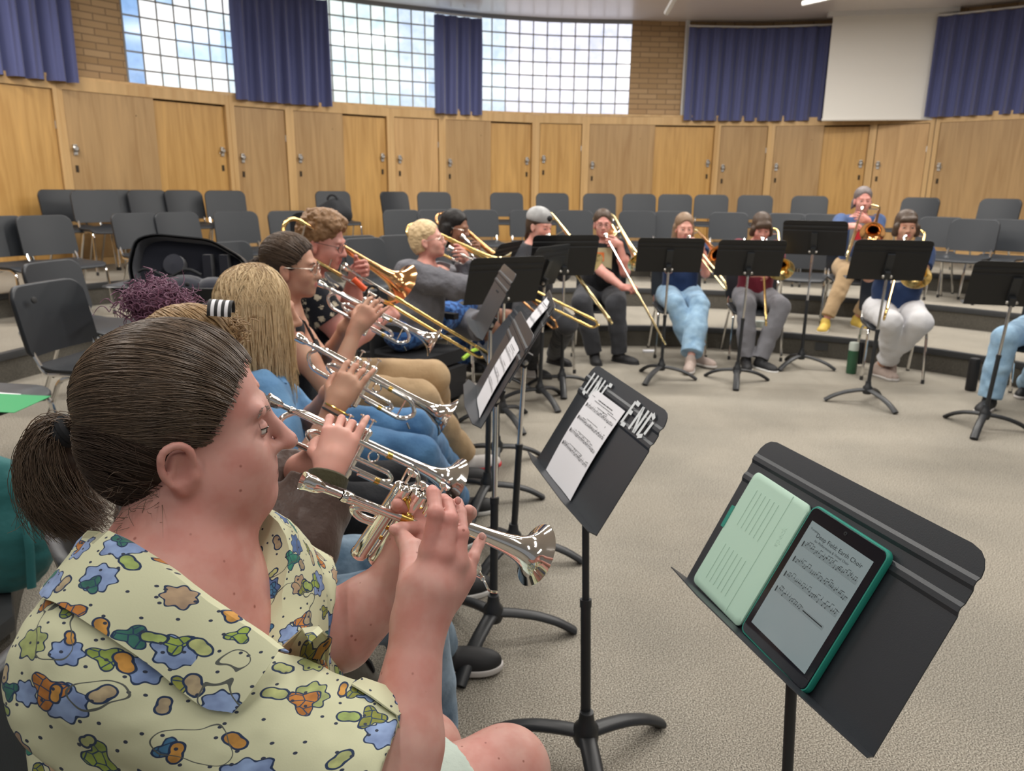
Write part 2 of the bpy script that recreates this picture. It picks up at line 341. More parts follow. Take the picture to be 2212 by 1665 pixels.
# upper wall: windows, brick strips
UP=.12
segs=[('brick',-200,275),('window',275,560),('brick',560,690),('window',690,975),('window',975,1358),('brick',1358,1474),('brick',1474,2700)]
def wseg(px): return aof(px,2.75,UP) if px<2300 and px>0 else (aof(0,2.75,UP)+40 if px<=0 else aof(2212,2.75,UP)-60)
def curve(a_l,a_r,off,step=.4):
    n=max(2,int(abs(a_l-a_r)/step)); return [a_l+(a_r-a_l)*i/n for i in range(n+1)]
wn=0
for k,xl,xr in segs:
    al,ar=wseg(xl),wseg(xr)
    if k=='brick':
        aa=curve(al,ar,UP,2); P0=[wallp(a,UP,ZT) for a in aa]; P1=[wallp(a,UP,CZ) for a in aa]
        me=bpy.data.meshes.new('wall'); n=len(aa); me.from_pydata([tuple(p) for p in P0+P1],[],[(i,i+1,n+i+1,n+i) for i in range(n-1)]); uv=me.uv_layers.new(name='UVMap')
        L=[0]
        for i in range(1,n): L.append(L[-1]+(P0[i]-P0[i-1]).length)
        for lp in me.loops: vi=lp.vertex_index; uv.data[lp.index].uv=(L[vi%n],(ZT if vi<n else CZ))
        me.materials.append(M['brick']); o=link('wall_back_brick',me); tag(o,kind='structure')
    else:
        wn+=1; pl,pr=wallp(al,UP),wallp(ar,UP); Lw=(pr-pl).length; ncol=max(4,round(Lw/.205)); zt=CZ-.05; nrow=round((zt-ZT)/.205); bw=Lw/ncol; bh=(zt-ZT)/nrow
        aa=[al+(ar-al)*i/ncol for i in range(ncol+1)]; Pt=[wallp(a,UP) for a in aa]
        g=G(); cols=[]
        gg=G()
        for i in range(ncol):
            p,q=Pt[i],Pt[i+1]; e=(q-p).normalized(); nn=Vector((e.y,-e.x,0)); 
            if nn.dot(Vector((C0[0],C0[1],0))-p)<0: nn=-nn
            for j in range(nrow):
                z0=ZT+.0+j*bh; mg=.006
                c=(p+q)/2; c.z=z0+bh/2; w2=(q-p).length/2-mg; h2=bh/2-mg
                V=[c+e*sx*w2*f+Vector((0,0,sz*h2*f))+nn*dn for f,dn in ((1,0),(.93,.008)) for sx,sz in ((-1,-1),(1,-1),(1,1),(-1,1))]
                g.add(V,[(4,5,6,7),(0,1,5,4),(1,2,6,5),(2,3,7,6),(3,0,4,7)])
                r=rng.rand()
                if wn==1:
                    blue= i==0 or (j in (2,3) and i>=3 and r<.8) or (j==5 and i in(2,)) or (j>5 and i>4 and r<.4)
                    t=(.24,.42,.72) if i==0 else ((.5,.68,.9) if blue else (1,1,1) if r<.75 else (.82,.92,.96))
                elif wn==2: t=(.66+.2*r,.82+.12*r,.88) if i<6 else (.56+.12*r,.68+.1*r,.86)
                else: t=(.78+.16*r,.78+.13*r,.90+.08*r) if i>3 else (.62+.12*r,.74+.1*r,.90)
                if j<1: t=tuple(x*.93 for x in t)
                cols.append(t)
            ang=Matrix.Rotation(math.atan2(e.y,e.x),3,'Z')
            gg.box(p+Vector((0,0,(ZT+zt)/2))+nn*.002,(.019,.012,zt-ZT),ang)
        for j in range(nrow+1):
            for i in range(ncol):
                p,q=Pt[i],Pt[i+1]; e=(q-p).normalized(); c=(p+q)/2; c.z=ZT+j*bh
                gg.box(c,((q-p).length+.004,.016,.019),Matrix.Rotation(math.atan2(e.y,e.x),3,'Z'))
        o=g.out('window_%d'%wn,M['block'],smooth=False); tag(o,kind='structure')
        ca=o.data.color_attributes.new('tint','FLOAT_COLOR','CORNER')
        arr=np.ones((len(o.data.loops),4)); 
        for pi,poly in enumerate(o.data.polygons):
            for li in poly.loop_indices: arr[li,:3]=cols[pi//5]
        ca.data.foreach_set('color',arr.ravel())
        gg.out('window_grout',M['grout'],o,smooth=False,world=False)
        g=G(); aa2=[al,ar]; g.sheet([[tuple(wallp(a,UP,zt)) for a in aa],[tuple(wallp(a,UP,CZ+.02)) for a in aa]]); tag(g.out('trim_window_head_%d'%wn,M['grout'],smooth=False),kind='structure')
# white post beside the long curtain
pp=wallp(aof(1477,3.0,UP-.05),UP-.05); g=G(); g.box((pp.x,pp.y,(ZT+CZ)/2+.01),(.06,.05,CZ-ZT-.02)); tag(g.out('trim_post',M['white'],smooth=False),kind='structure')
# ceiling
g=G(); V=[tuple(wallp(a,.7,CZ)) for a in AW]; V+=[(V[-1][0],-7,CZ),(9,-7,CZ)]; g.add(V,[tuple(range(len(V)))]); tag(g.out('ceiling',M['ceil'],smooth=False),kind='structure')
# curtains
def curtain(xl,xr,lab,zb=ZT-.05,zt=CZ-.12,off=-.09,amp=.048,dens=12.,seed=1,al=None,ar=None):
    al=al if al is not None else aof(xl,2.7,off); ar=ar if ar is not None else aof(xr,2.7,off)
    Lw=(wallp(al)-wallp(ar)).length; n=int(Lw*110)+2; r=random.Random(seed); ph=[r.uniform(0,6) for _ in range(6)]
    b=wallp((al+ar)/2,off,0); t=thing('curtain',b,lab,'curtain','dark blue curtains over the glass block windows')
    def fold(u,z):
        f=(zt-z)/(zt-zb); s=u*Lw
        return (amp*(math.sin(s*dens*2.6+ph[0]+.5*math.sin(s*3+ph[1]))+.5*math.sin(s*dens*5.3+ph[2]+f)+.35*math.sin(s*dens*1.1+ph[3]+f*1.5)))*(.45+.55*min(1,f*3))
    def rows(zz): return [[tuple((lambda a,z:(wallp(a,off+fold((a-al)/(ar-al),z),z)))(al+(ar-al)*i/(n-1),z)) for i in range(n)] for z in zz]
    zs=[zb+(zt-.14-zb)*k/14 for k in range(15)]
    g=G(); g.sheet(rows(zs),.004); g.out('curtain_panel',M['curtain'],t)
    g=G(); g.sheet(rows([zt-.14,zt-.1,zt-.05,zt]),.006); g.out('pleated_heading',M['curtain'],t)
    g=G(); g.tube([wallp(al+(ar-al)*i/20,off,zt+.02) for i in range(21)],.014,8); g.out('curtain_track',M['white'],t)
    return t
aA=aof(165,2.7,-.09)
curtain(0,165,'dark blue curtain at the left edge beside the brick strip',al=aA+24,ar=aA,seed=2)
curtain(509,716,'wide blue curtain between the first and second glass-block windows',seed=3)
curtain(941,1041,'narrow blue curtain between the second and third glass-block windows',seed=4)
curtain(1478,1810,'long blue curtain between the brick strip and the white screen',seed=5)
aE=aof(2000,2.7,-.09)
curtain(2000,2212,'blue curtain right of the white screen at the right edge',al=aE,ar=aE-26,seed=6)
# hanging screen
pl=A(1776,262,11.35); pr=A(2027,247,11.0); pr.z=pl.z=(pl.z+pr.z)/2-.02
t=thing('projection_screen',(pl+pr)/2,'large white projection screen hanging over the long curtain','screen')
e=(pr-pl); L_=e.length; e.normalize(); zt=CZ-.03
g=G(); g.sheet([[tuple(pl+e*L_*i/4+Vector((0,0,h))) for i in range(5)] for h in (0,(zt-pl.z)*.5,zt-pl.z)],.004); g.out('screen_fabric',M['screen'],t,smooth=False)
g=G(); g.tube([pl-e*.01,pr+e*.01],.018,10); g.out('bottom_bar',M['screen'],t)
g=G(); g.box((pl+pr)/2+Vector((0,0,zt-pl.z-.0)),(L_+.15,.12,.06),Matrix.Rotation(math.atan2(e.y,e.x),3,'Z')); g.out('screen_housing',M['white'],t,smooth=False)
# conduits under the ceiling
for (a,b,lab) in [((1440,27,8.2),(1472,-30,7.4),'thin white conduit slanting below the ceiling left of the screen'),((1735,8,8.6),(1830,-12,8.2),'short white conduit end at the upper left corner of the screen')]:
    g=G(); p=A(*a); q=A(*b); q.z=max(q.z,p.z); g.tube([p,q,Vector((q.x,q.y,CZ+.02))],.03,8); tag(g.out('ceiling_conduit',M['white']),lab,'conduit')
# outlet on the first riser
p=Z(1775,748,.1); 
a=math.degrees(math.atan2(p.y-C0[1],p.x-C0[0])); q=plan(RR[0]-.004,a); q.z=.1
g=G(); g.box(q,(.11,.012,.07),Matrix.Rotation(R(a)-PI/2,3,'Z')); t=g.out('wall_outlet',M['nosing'],smooth=False); tag(t,'dark outlet plate on the riser face beside the green bottle','outlet')
# ---------------------------------------------------------------- chairs
def chair_proto():
    t=thing('band_chair',(0,0,0),'x','chair')
    g=G()
    def fs(u,v,w): return Vector((u,v,.445+w-.012*math.cos(u*6)*(1-abs(v)*2)-(.03*max(0,(v-.12)/.1)**2 if v>.12 else 0)+(.02*max(0,(-v-.12)/.1) if v<-.12 else 0)))
    g.plate(rrect(.455,.43,.07,.05,6),.018,fs,(0,.15,.3,.45,.6,.75,.88,.96,1)); g.out('seat',M['chair'],t,world=False,auto=60)
    g=G()
    def fb(u,v,w):
        z=.665+v; return Vector((u,-.215-.20*(v+.165)-w-.03*(1-(u/.24)**2),z))
    g.plate(rrect(.47,.33,.035,.075,6),.026,fb,(0,.15,.3,.45,.6,.75,.88,.96,1)); g.out('backrest',M['chair'],t,world=False,auto=60)
    for s in (-1,1):
        x=.205*s
        g=G(); g.tube(fillet([(x,-.275,.62),(x,-.2,.47),(x,-.17,.42),(x*1.02,.12,.425),(x*1.05,.19,.40),(x*1.12,.215,.012)],.05),.0115,8); g.out('front_leg',M['chrome'],t,world=False)
        g=G(); g.tube(fillet([(x,.02,.42),(x*1.02,-.10,.40),(x*1.1,-.26,.012)],.04),.0115,8); g.out('rear_leg',M['chrome'],t,world=False)
        for xx,yy in ((x*1.12,.215),(x*1.1,-.262)):
            g=G(); g.lathe([(.001,0),(.014,0),(.014,.03),(.012,.034)],(xx,yy,0),(0,0,1),8); g.out('foot_cap',M['rubber'],t,world=False)
    for yy in (-.13,.13):
        g=G(); g.tube([(-.21,yy,.413),(.21,yy,.413)],.009,6); g.out('cross_bar',M['chrome'],t,world=False)
    return t
CH=chair_proto(); used_ch=[False]
def face(p): return math.atan2(C0[1]-p[1],C0[0]-p[0])-PI/2
def chair(p,label,turn=0,rz=None,group='empty band chairs on the risers'):
    o=CH if not used_ch[0] else copy_tree(CH); used_ch[0]=True
    o.location=p; o.rotation_euler=(0,0,(face(p) if rz is None else rz)+R(turn)); tag(o,label,'chair',group); return o
def rowpos(px,r,z):
    lo,hi=20.,205.
    for _ in range(40):
        md=(lo+hi)/2; q=plan(r,md); q.z=z+.8
        if pj(q)[0]>px: lo=md
        else: hi=md
    q=plan(r-.28,(lo+hi)/2); q.z=z; return q
ORD=['first','second','third','fourth','fifth','sixth','seventh','eighth','ninth','tenth','eleventh','twelfth','thirteenth','fourteenth','fifteenth','sixteenth','seventeenth','eighteenth','nineteenth','twentieth']
top=[(134,7.35,6),(196,7.0,-6),(244,7.35,0),(322,7.3,5),(402,7.3,8),(478,7.15,-8),(718,7.3,0),(868,7.1,25),(937,7.1,0),(1094,7.15,0),(1193,7.15,0),(1295,7.15,0),(1381,7.15,0),(1459,7.15,0),(1537,7.2,0),(1632,7.2,0),(1750,7.2,0),(1974,7.1,-18),(2148,7.0,-15)]
for i,(px,r,tn) in enumerate(top): chair(rowpos(px,r,.6),'empty charcoal band chair on the top riser, %s from the left end'%ORD[i],tn)
mid=[(-8,5.95,0),(88,5.85,-4),(290,5.9,0),(384,5.9,4),(502,5.85,-6),(622,5.8,0),(867,5.85,0),(941,5.85,0),(1036,5.9,0),(1140,5.85,0),(1241,5.85,0),(1377,5.85,0),(1452,5.9,0),(1575,5.85,0),(1699,5.9,0),(1778,5.9,0),(2024,5.9,-10),(2101,5.5,-6),(2180,5.8,-8)]
for i,(px,r,tn) in enumerate(mid): chair(rowpos(px,r,.4),'empty charcoal band chair on the middle riser, %s from the left end'%ORD[i],tn)
low=[(335,4.45,0,'behind the open instrument case on the lowest riser, left one'),(490,4.45,0,'on the lowest riser behind the open case, right one'),(768,4.5,0,'on the lowest riser right of the curly-haired trombonist'),(793,4.15,8,'on the lowest riser, tilted, just behind the long trombone bell'),(868,4.4,10,'on the lowest riser left of the blond player'),(935,4.5,0,'on the lowest riser behind the blond player'),(1746,4.55,0,'on the lowest riser left of the player in the raglan shirt')]
for px,r,tn,lb in low: chair(rowpos(px,r,.2),'charcoal band chair '+lb,tn)
def chair_px(x,y,d,rz,label,group='charcoal band chairs near the camera'):    # by the middle of its backrest top
    p=A(x,y,d); z0=round((p.z-.82)/.2)*.2; s=(p.z-z0)/.82
    q=Vector((p.x-math.sin(-rz)*0,p.y,max(0,z0))); dirv=Vector((-math.sin(rz),math.cos(rz),0)); q=q+dirv*.28; q.z=max(0,z0)
    return chair(q,label,rz=rz,group=group),p.z

for x,y,d,rz,lb in [(97,606,3.75,R(-99),'nearest band chair at the left, charcoal back with small round knob'),(108,563,4.75,R(-100),'band chair behind the nearest left one, mostly hidden by it')]:
    o,_=chair_px(x,y,d,rz,lb)
    if d<4:
        g=G(); g.lathe([(.001,0),(.016,0),(.016,.006),(.012,.008),(.001,.008)],(.13,-.245,.76),(0,1,.2),16); k_=g.out('round_knob',M['shbk'] if 'shbk' in M else M['rubber'],None,world=False); k_.parent=o
chair(Vector((-2.22,3.02,.2)),'band chair at the left edge carrying the green folder',rz=R(-100),group='charcoal band chairs near the camera')
# ---------------------------------------------------------------- music stands
def stand(base,yaw,tilt,fold,label,lean=None,sheets=0,chrome=True,w=.508,h=.318,legrot=0,hz=None,group='black music stands',rise=None,dm='desk'):
    """base: floor point, yaw: where the reader is (degrees), fold: middle of the desk's bottom fold"""
    base=Vector(base); base.z=0 if hz is None else hz
    t=thing('music_stand',base,label,'music stand',group)
    n=Vector((math.cos(R(yaw)),math.sin(R(yaw)),0)); r=Vector((-n.y,n.x,0)); u=Vector((0,0,1))*math.cos(R(tilt))-n*math.sin(R(tilt)); nn=r.cross(u)
    if nn.dot(n)<0: nn=-nn
    c=Vector(fold)
    def P(a,b,o=0): return c+r*a+u*b+nn*o
    g=G()
    cr=.035; T=.0022
    out=[(-w/2,0),(w/2,0)]+[(w/2-cr+cr*math.cos(R(q)),h-cr+cr*math.sin(R(q))) for q in (0,22,45,67,90)]+[(-w/2+cr-cr*math.sin(R(q)),h-cr+cr*math.cos(R(q))) for q in (0,22,45,67,90)]
    # plate with two pressed ridges below its top edge
    vs=[0,.08,.16,.222,.228,.236,.242,.262,.268,.276,.282,h-.034,h-.024,h-.012,h-.004,h]
    def wd(v):
        if v<=h-cr: return w/2
        return w/2-cr+math.sqrt(max(0,cr*cr-(v-h+cr)**2))
    def of(v): return .0034 if (.227<v<.237 or .267<v<.277) else 0
    grid=[[P(-wd(v)+2*wd(v)*k/8,v,of(v)) for k in range(9)] for v in vs]
    g.sheet(grid,T)
    g.out('desk',M[dm],t,auto=25)
    g=G(); lw=.062; g.sheet([[P(-w/2+w*k/8,0,0) for k in range(9)],[c+r*((w+.035)*(k/8-.5))+(nn*.93+u*.12)*(lw*(.55+.45*min(1,4*min(k/8,1-k/8)))) for k in range(9)]],T); g.out('lip',M[dm],t,auto=25)
    g=G(); g.box(P(0,h*.42,-.012),(.05,.02,h*.5),Matrix((r,nn,u)).transposed()); g.box(P(0,h*.18,-.03),(.035,.05,.06),Matrix((r,nn,u)).transposed()); g.out('spine_bracket',M['stand'],t)
    for s in (-1,1):
        g=G(); g.lathe([(.001,0),(.012,0),(.013,.004),(.010,.014),(.001,.016)],P(.02*s,h*.16,-.04),r*s,12); g.out('friction_knob',M['steel'],t)
        g=G(); g.ball(P(.022*s,.2,.003),.004,5); g.out('rivet',M['stand'],t)
    top=P(0,h*.18,-.035); hub=base+Vector((0,0,.11)); mid=hub.lerp(top,.52)
    g=G(); g.tube([mid,top],.0095,12); g.out('upper_tube',M['chrome' if chrome else 'stand'],t)
    g=G(); g.tube([hub-Vector((0,0,.02)),mid.lerp(top,.02)],.0135,12); g.tube([mid.lerp(hub,.03),mid.lerp(top,.03)],.0155,12); g.out('lower_tube',M['stand'],t)
    g=G(); g.lathe([(.001,-.035),(.028,-.035),(.034,-.02),(.033,.015),(.022,.03),(.018,.06),(.001,.06)],hub,(0,0,1),16); g.out('hub',M['stand'],t)
    for k in range(3):
        a=R(yaw+legrot+120*k); e=Vector((math.cos(a),math.sin(a),0))
        pts=[hub+e*.015-Vector((0,0,.005)),hub+e*.07-Vector((0,0,.012)),hub+e*.15-Vector((0,0,.03)),hub+e*.22-Vector((0,0,.058)),hub+e*.265-Vector((0,0,.086)),hub+e*.285-Vector((0,0,.1))]
        g=G(); g.tube(fillet(pts,.03,3),.0245,12,flat=.55); g.out('leg',M['stand'],t)
    return t,P,(r,u,nn,c)
def sheet_music(P,a0,a1,b0,b1,label,curl=.004,seed=1,par=None,lines=4,o0=.004,title=True,slant=False):
    """a printed page lying on a desk; P maps desk coordinates"""
    pos=P((a0+a1)/2,(b0+b1)/2,o0); t=thing('sheet_music',pos,label,'sheet music')
    def Q(u,v,o): return P(a0+(a1-a0)*u,b0+(b1-b0)*v,o0+o+curl*math.sin(PI*v)+.35*curl*math.sin(2*PI*u))
    g=G(); g.sheet([[Q(u/6,v/10,0) for u in range(7)] for v in range(11)],.0006); g.out('page',M['paper'],t)
    r=random.Random(seed); g=G()
    def q(u0,v0,u1,v1):
        k=max(1,int(abs(u1-u0)*8)); 
        g.sheet([[Q(u0+(u1-u0)*i/k,v0,.0010) for i in range(k+1)],[Q(u0+(u1-u0)*i/k,v1,.0010) for i in range(k+1)]])
    if title:
        for (v,ua,ub,hh) in ((.925,.3,.72,.010),(.90,.22,.8,.006),(.93,.06,.18,.005),(.88,.66,.95,.005)):
            u=ua
            while u<ub: wv=r.uniform(.012,.05); q(u,v,min(u+wv,ub),v+hh); u+=wv+.012
    for k in range(lines):
        vc=.82-k*.155
        for i in range(5): q(.06,vc-.012+i*.006,.95,vc-.012+i*.006+.0012)
        u=.1; q(.065,vc-.02,.085,vc+.022)
        while u<.93:
            y=vc+r.uniform(-.014,.014); q(u,y-.004,u+.014,y+.004); q(u+.011,y,u+.0145,y+.026)
            if r.random()<.4: q(u+.011,y+.022,u+.045,y+.027)
            u+=r.uniform(.022,.05)
        if r.random()<.7: q(r.uniform(.2,.5),vc+.042,r.uniform(.55,.8),vc+.046)
    g.out('printed_notes',M['ink'],t,smooth=False); return t
s1,P1_,f1_=stand((.50,1.10,0),196.6,28.3,(.419,1.124,.76),'music stand holding the tablet, nearest the camera at lower right',legrot=20,chrome=False)
s2,P2_,f2_=stand((.205,1.74,0),193.3,30.9,(.132,1.821,.751),'music stand with white stencilled letters and one taped sheet',legrot=-38,chrome=False)
s3,P3_,f3_=stand((-.055,2.33,0),184.4,29.4,(-.112,2.437,.804),'grey-looking music stand seen edge-on with long white sheets',legrot=-55)
s4,P4_,_=stand((.012,2.90,0),180,30,(-.01,2.93,.82),'music stand just behind the edge-on stand, dark folder on it',legrot=-62)
s5,P5_,_=stand((-.115,3.49,0),187,27,(-.16,3.50,.86),'small tilted music stand right of the trumpet bells, steep desk',legrot=-52)
s6,P6_,_=stand((-.08,4.05,0),187,40,(-.14,4.05,.62),'low music stand whose lip shows behind the white sheets',legrot=-40)
s7,P7_,_=stand((-.06,4.82,0),118,22,(-.08,4.78,.80),'wide black music stand seen from behind in front of blond player',legrot=-60,dm='desk_shaded')
stand((.20,5.33,0),150,24,(.17,5.36,.83),'dark music stand turned sideways left of the capped player',legrot=-95,dm='desk_shaded')
stand((.38,5.70,0),105,18,(.36,5.73,.87),'black music stand hiding the chest of the capped player',legrot=-75,dm='desk_shaded')
stand((-.12,5.75,0),160,30,(-.16,5.75,.84),'small dark stand top beyond the wide black stand',legrot=-60,dm='desk_shaded')
stand((1.21,6.08,0),86,30,(1.22,6.12,.865),'black music stand in front of the player in wide light jeans',legrot=28,dm='desk_shaded')
stand((1.80,5.99,0),86,26,(1.82,6.03,.85),'black music stand in front of the maroon-shirted player',legrot=48,dm='desk_shaded')
stand((2.52,6.56,0),66,24,(2.55,6.62,.97),'tall black music stand against the riser, left of the raglan player',legrot=28,dm='desk_shaded')
stand((2.58,5.40,0),80,26,(2.62,5.45,.895),'black music stand in front of the white-trousered player',legrot=-152,dm='desk_shaded')
stand((3.07,4.79,0),72,26,(3.12,4.82,.81),'black music stand at the right edge of the photo',legrot=38,dm='desk_shaded')
sheet_music(P2_,-.155,.065,.004,.262,'white sheet of music taped on the stencilled stand',seed=3,curl=.006)
sheet_music(P3_,-.06,.17,.006,.25,'long white sheet of music on the edge-on stand, lower page',seed=4,curl=.004)
sheet_music(P4_,-.1,.12,.02,.30,'white pages standing on the stand behind the edge-on stand',seed=5,curl=.02)
g=G(); g.sheet([[P4_(-.02+.25*u/3,.0+.31*v/3,.002) for u in range(4)] for v in range(4)],.002); tag(g.out('folder',M['black']),'dark folder behind the white pages on the far grey stand','folder')
# stencilled letters on the second stand
def txt(body,size,P,a,b,off,mt,name,parent,rot=0,sx=1,ext=.0004,shear=0):
    cu=bpy.data.curves.new('t','FONT'); cu.body=body; cu.size=size; cu.extrude=0; cu.shear=shear; cu.space_character=1.05
    o=bpy.data.objects.new('t',cu); COL.objects.link(o); dg=bpy.context.evaluated_depsgraph_get(); me=bpy.data.meshes.new_from_object(o.evaluated_get(dg))
    bpy.data.objects.remove(o); c,s=math.cos(rot),math.sin(rot)
    V=[]; 
    for v in me.vertices:
        x,y=v.co.x*sx,v.co.y; x,y=x*c-y*s,x*s+y*c
        V.append(tuple(P(a+x,b+y,off)))
    F=[tuple(p.vertices) for p in me.polygons]; bpy.data.meshes.remove(me)
    return mk(name,V,F,mt,parent,smooth=False)
M['chalk']=mat('white_spray_paint',(.72,.76,.78),.9)
def strokes(segs,P,a0,b0,w,h,th,name,par,mt,off=.0052,lean=.12,soft=0):
    g=G()
    for (x0,y0,x1,y1) in segs:
        p=Vector((a0+x0*w+y0*h*lean,b0+y0*h)); q=Vector((a0+x1*w+y1*h*lean,b0+y1*h)); d=(q-p); d.normalize(); nrm=Vector((-d.y,d.x))*th/2
        k=8; g.sheet([[P((p+nrm).lerp(q+nrm,i/k).x,(p+nrm).lerp(q+nrm,i/k).y,off) for i in range(k+1)],[P((p-nrm).lerp(q-nrm,i/k).x,(p-nrm).lerp(q-nrm,i/k).y,off) for i in range(k+1)]])
    return g.out(name,mt,par,smooth=False)
LU=[(0,1,0,.1),(0,.05,.45,0),(.6,1,.55,.05)]; LN=[(0,0,0,1),(.02,1,.55,0),(.6,0,.6,1)]; LC=[(.55,.95,.15,.95),(.05,.9,.0,.1),(.1,0,.5,.05)]
LE=[(0,0,.02,1),(.08,1,.55,.97),(.08,.55,.4,.55),(.05,0,.5,.02)]; LD=[(0,0,0,1),(.1,1,.45,.85),(.55,.75,.5,.2),(.45,.12,.1,0)]
for i,(L_,a) in enumerate([(LU,-.215),(LN,-.160),(LC,-.105),(LE,.080),(LN,.130),(LD,.180)]):
    strokes(L_,P2_,a,.234,.05,.062,.0105,'stencilled_letter',s2,M['chalk'])
# ---- tablet and its case on the first stand
M['mint']=mat('mint_plastic',(.47,.68,.56),.5,bump=(300,.05,.001)); M['teal']=mat('teal_rubber',(.02,.26,.20),.45)
M['glass']=mat('tablet_glass',(.006,.008,.014),.12); 
def screenmat():
    m=mat('tablet_screen',(.12,.15,.16),.12,emit=((.30,.37,.38),.36)); return m
M['lcd']=screenmat(); M['ink2']=mat('screen_ink',(.02,.03,.035),.3)
def onS1(a,b,o): return P1_(a,b,o)
# corners measured on the desk: cover left, tablet right
cov=thing('tablet_case_cover',P1_(-.14,.11,.004),'open mint green folding tablet cover left of the tablet','tablet case')
CW,CHh=.165,.245
def rotd(cx,cy,ang):
    c,s=math.cos(R(ang)),math.sin(R(ang))
    return lambda u,v,o: P1_(cx+u*c-v*s,cy+u*s+v*c,o)
Qc=rotd(-.142,.128,-1.5)
g=G(); g.plate(rrect(CW,CHh,.012),.006,lambda u,v,w:Qc(u,v,.006+w)); g.out('cover_panel',M['mint'],cov)
g=G()
for blk in (0,1):
    for i in range(6):
        u=-.052+i*.0135; v0=.018 if blk else -.098
        g.tube([Qc(u,v0,.0092),Qc(u,v0+.075,.0092)],.0013,6,flat=.5)
g.tube([Qc(.036,-.12,.0092),Qc(.036,.12,.0092)],.0012,6,flat=.5); g.out('raised_rib',M['mint'],cov)
g=G(); g.box(Qc(-CW/2-.003,.02,.006),(.009,.008,.045),Matrix((f1_[0],f1_[2],f1_[1])).transposed()); g.out('clasp_tab',M['teal'],cov)
txt('speck',.016,lambda a,b,o:Qc(a,b,o),.062,.03,.0093,M['mint'],'embossed_mark',cov,rot=R(90))
TW,THt=.178,.252
Qt=rotd(.040,.128,-1.5)
tb=thing('tablet',P1_(.045,.12,.01),'tablet in a teal case showing sheet music on its screen','tablet')
g=G(); g.plate(rrect(TW,THt,.013),.012,lambda u,v,w:Qt(u,v,.010+w)); g.out('case_shell',M['teal'],tb)
g=G(); g.plate(rrect(TW-.006,THt-.006,.011),.009,lambda u,v,w:Qt(u,v,.0128+w)); g.out('bezel',M['glass'],tb)
sc=G(); sw_,sh_=.144,.200; sc.sheet([[Qt(-sw_/2+sw_*i/2,-sh_/2+sh_*j/2,.0177) for i in range(3)] for j in range(3)]); scr=sc.out('display',M['lcd'],tb,smooth=False)
g=G(); r_=random.Random(9)
def sq(u0,v0,u1,v1): g.sheet([[Qt(sw_*(u-.5),sh_*(v-.5),.0180) for u in (u0,u1)] for v in (v0,v1)])
for k in range(4):
    vc=.80-k*.145
    for i in range(5): sq(.05,vc-.02+i*.008,.96 if k<3 else .9,vc-.02+i*.008+.0013)
    sq(.055,vc-.026,.07,vc+.024); u=.1
    while u<(.93 if k<3 else .5):
        y=vc+r_.uniform(-.02,.02); sq(u,y-.004,u+.014,y+.004); sq(u+.011,y,u+.014,y+.03)
        if r_.random()<.4: sq(u+.011,y+.026,u+.05,y+.03)
        u+=r_.uniform(.022,.045)
    if k==3: sq(.55,vc-.004,.88,vc+.006)
g.out('screen_notes',M['ink2'],tb,smooth=False)
for s_,z_,a_,b_ in (('Deep Field: Earth Choir',.0105,-.048,.081),('for Philharmonia & Virtual Choir',.0058,-.045,.073),('Trumpet',.005,-.066,.087)):
    txt(s_,z_,lambda a,b,o:Qt(a,b,o),a_,b_,.0181,M['ink2'],'screen_title',tb)
g=G(); g.lathe([(.001,0),(.0035,0),(.001,.0002)],Qt(0,THt/2-.014,.0176),f1_[2],10); g.out('camera_lens',M['black'],tb)
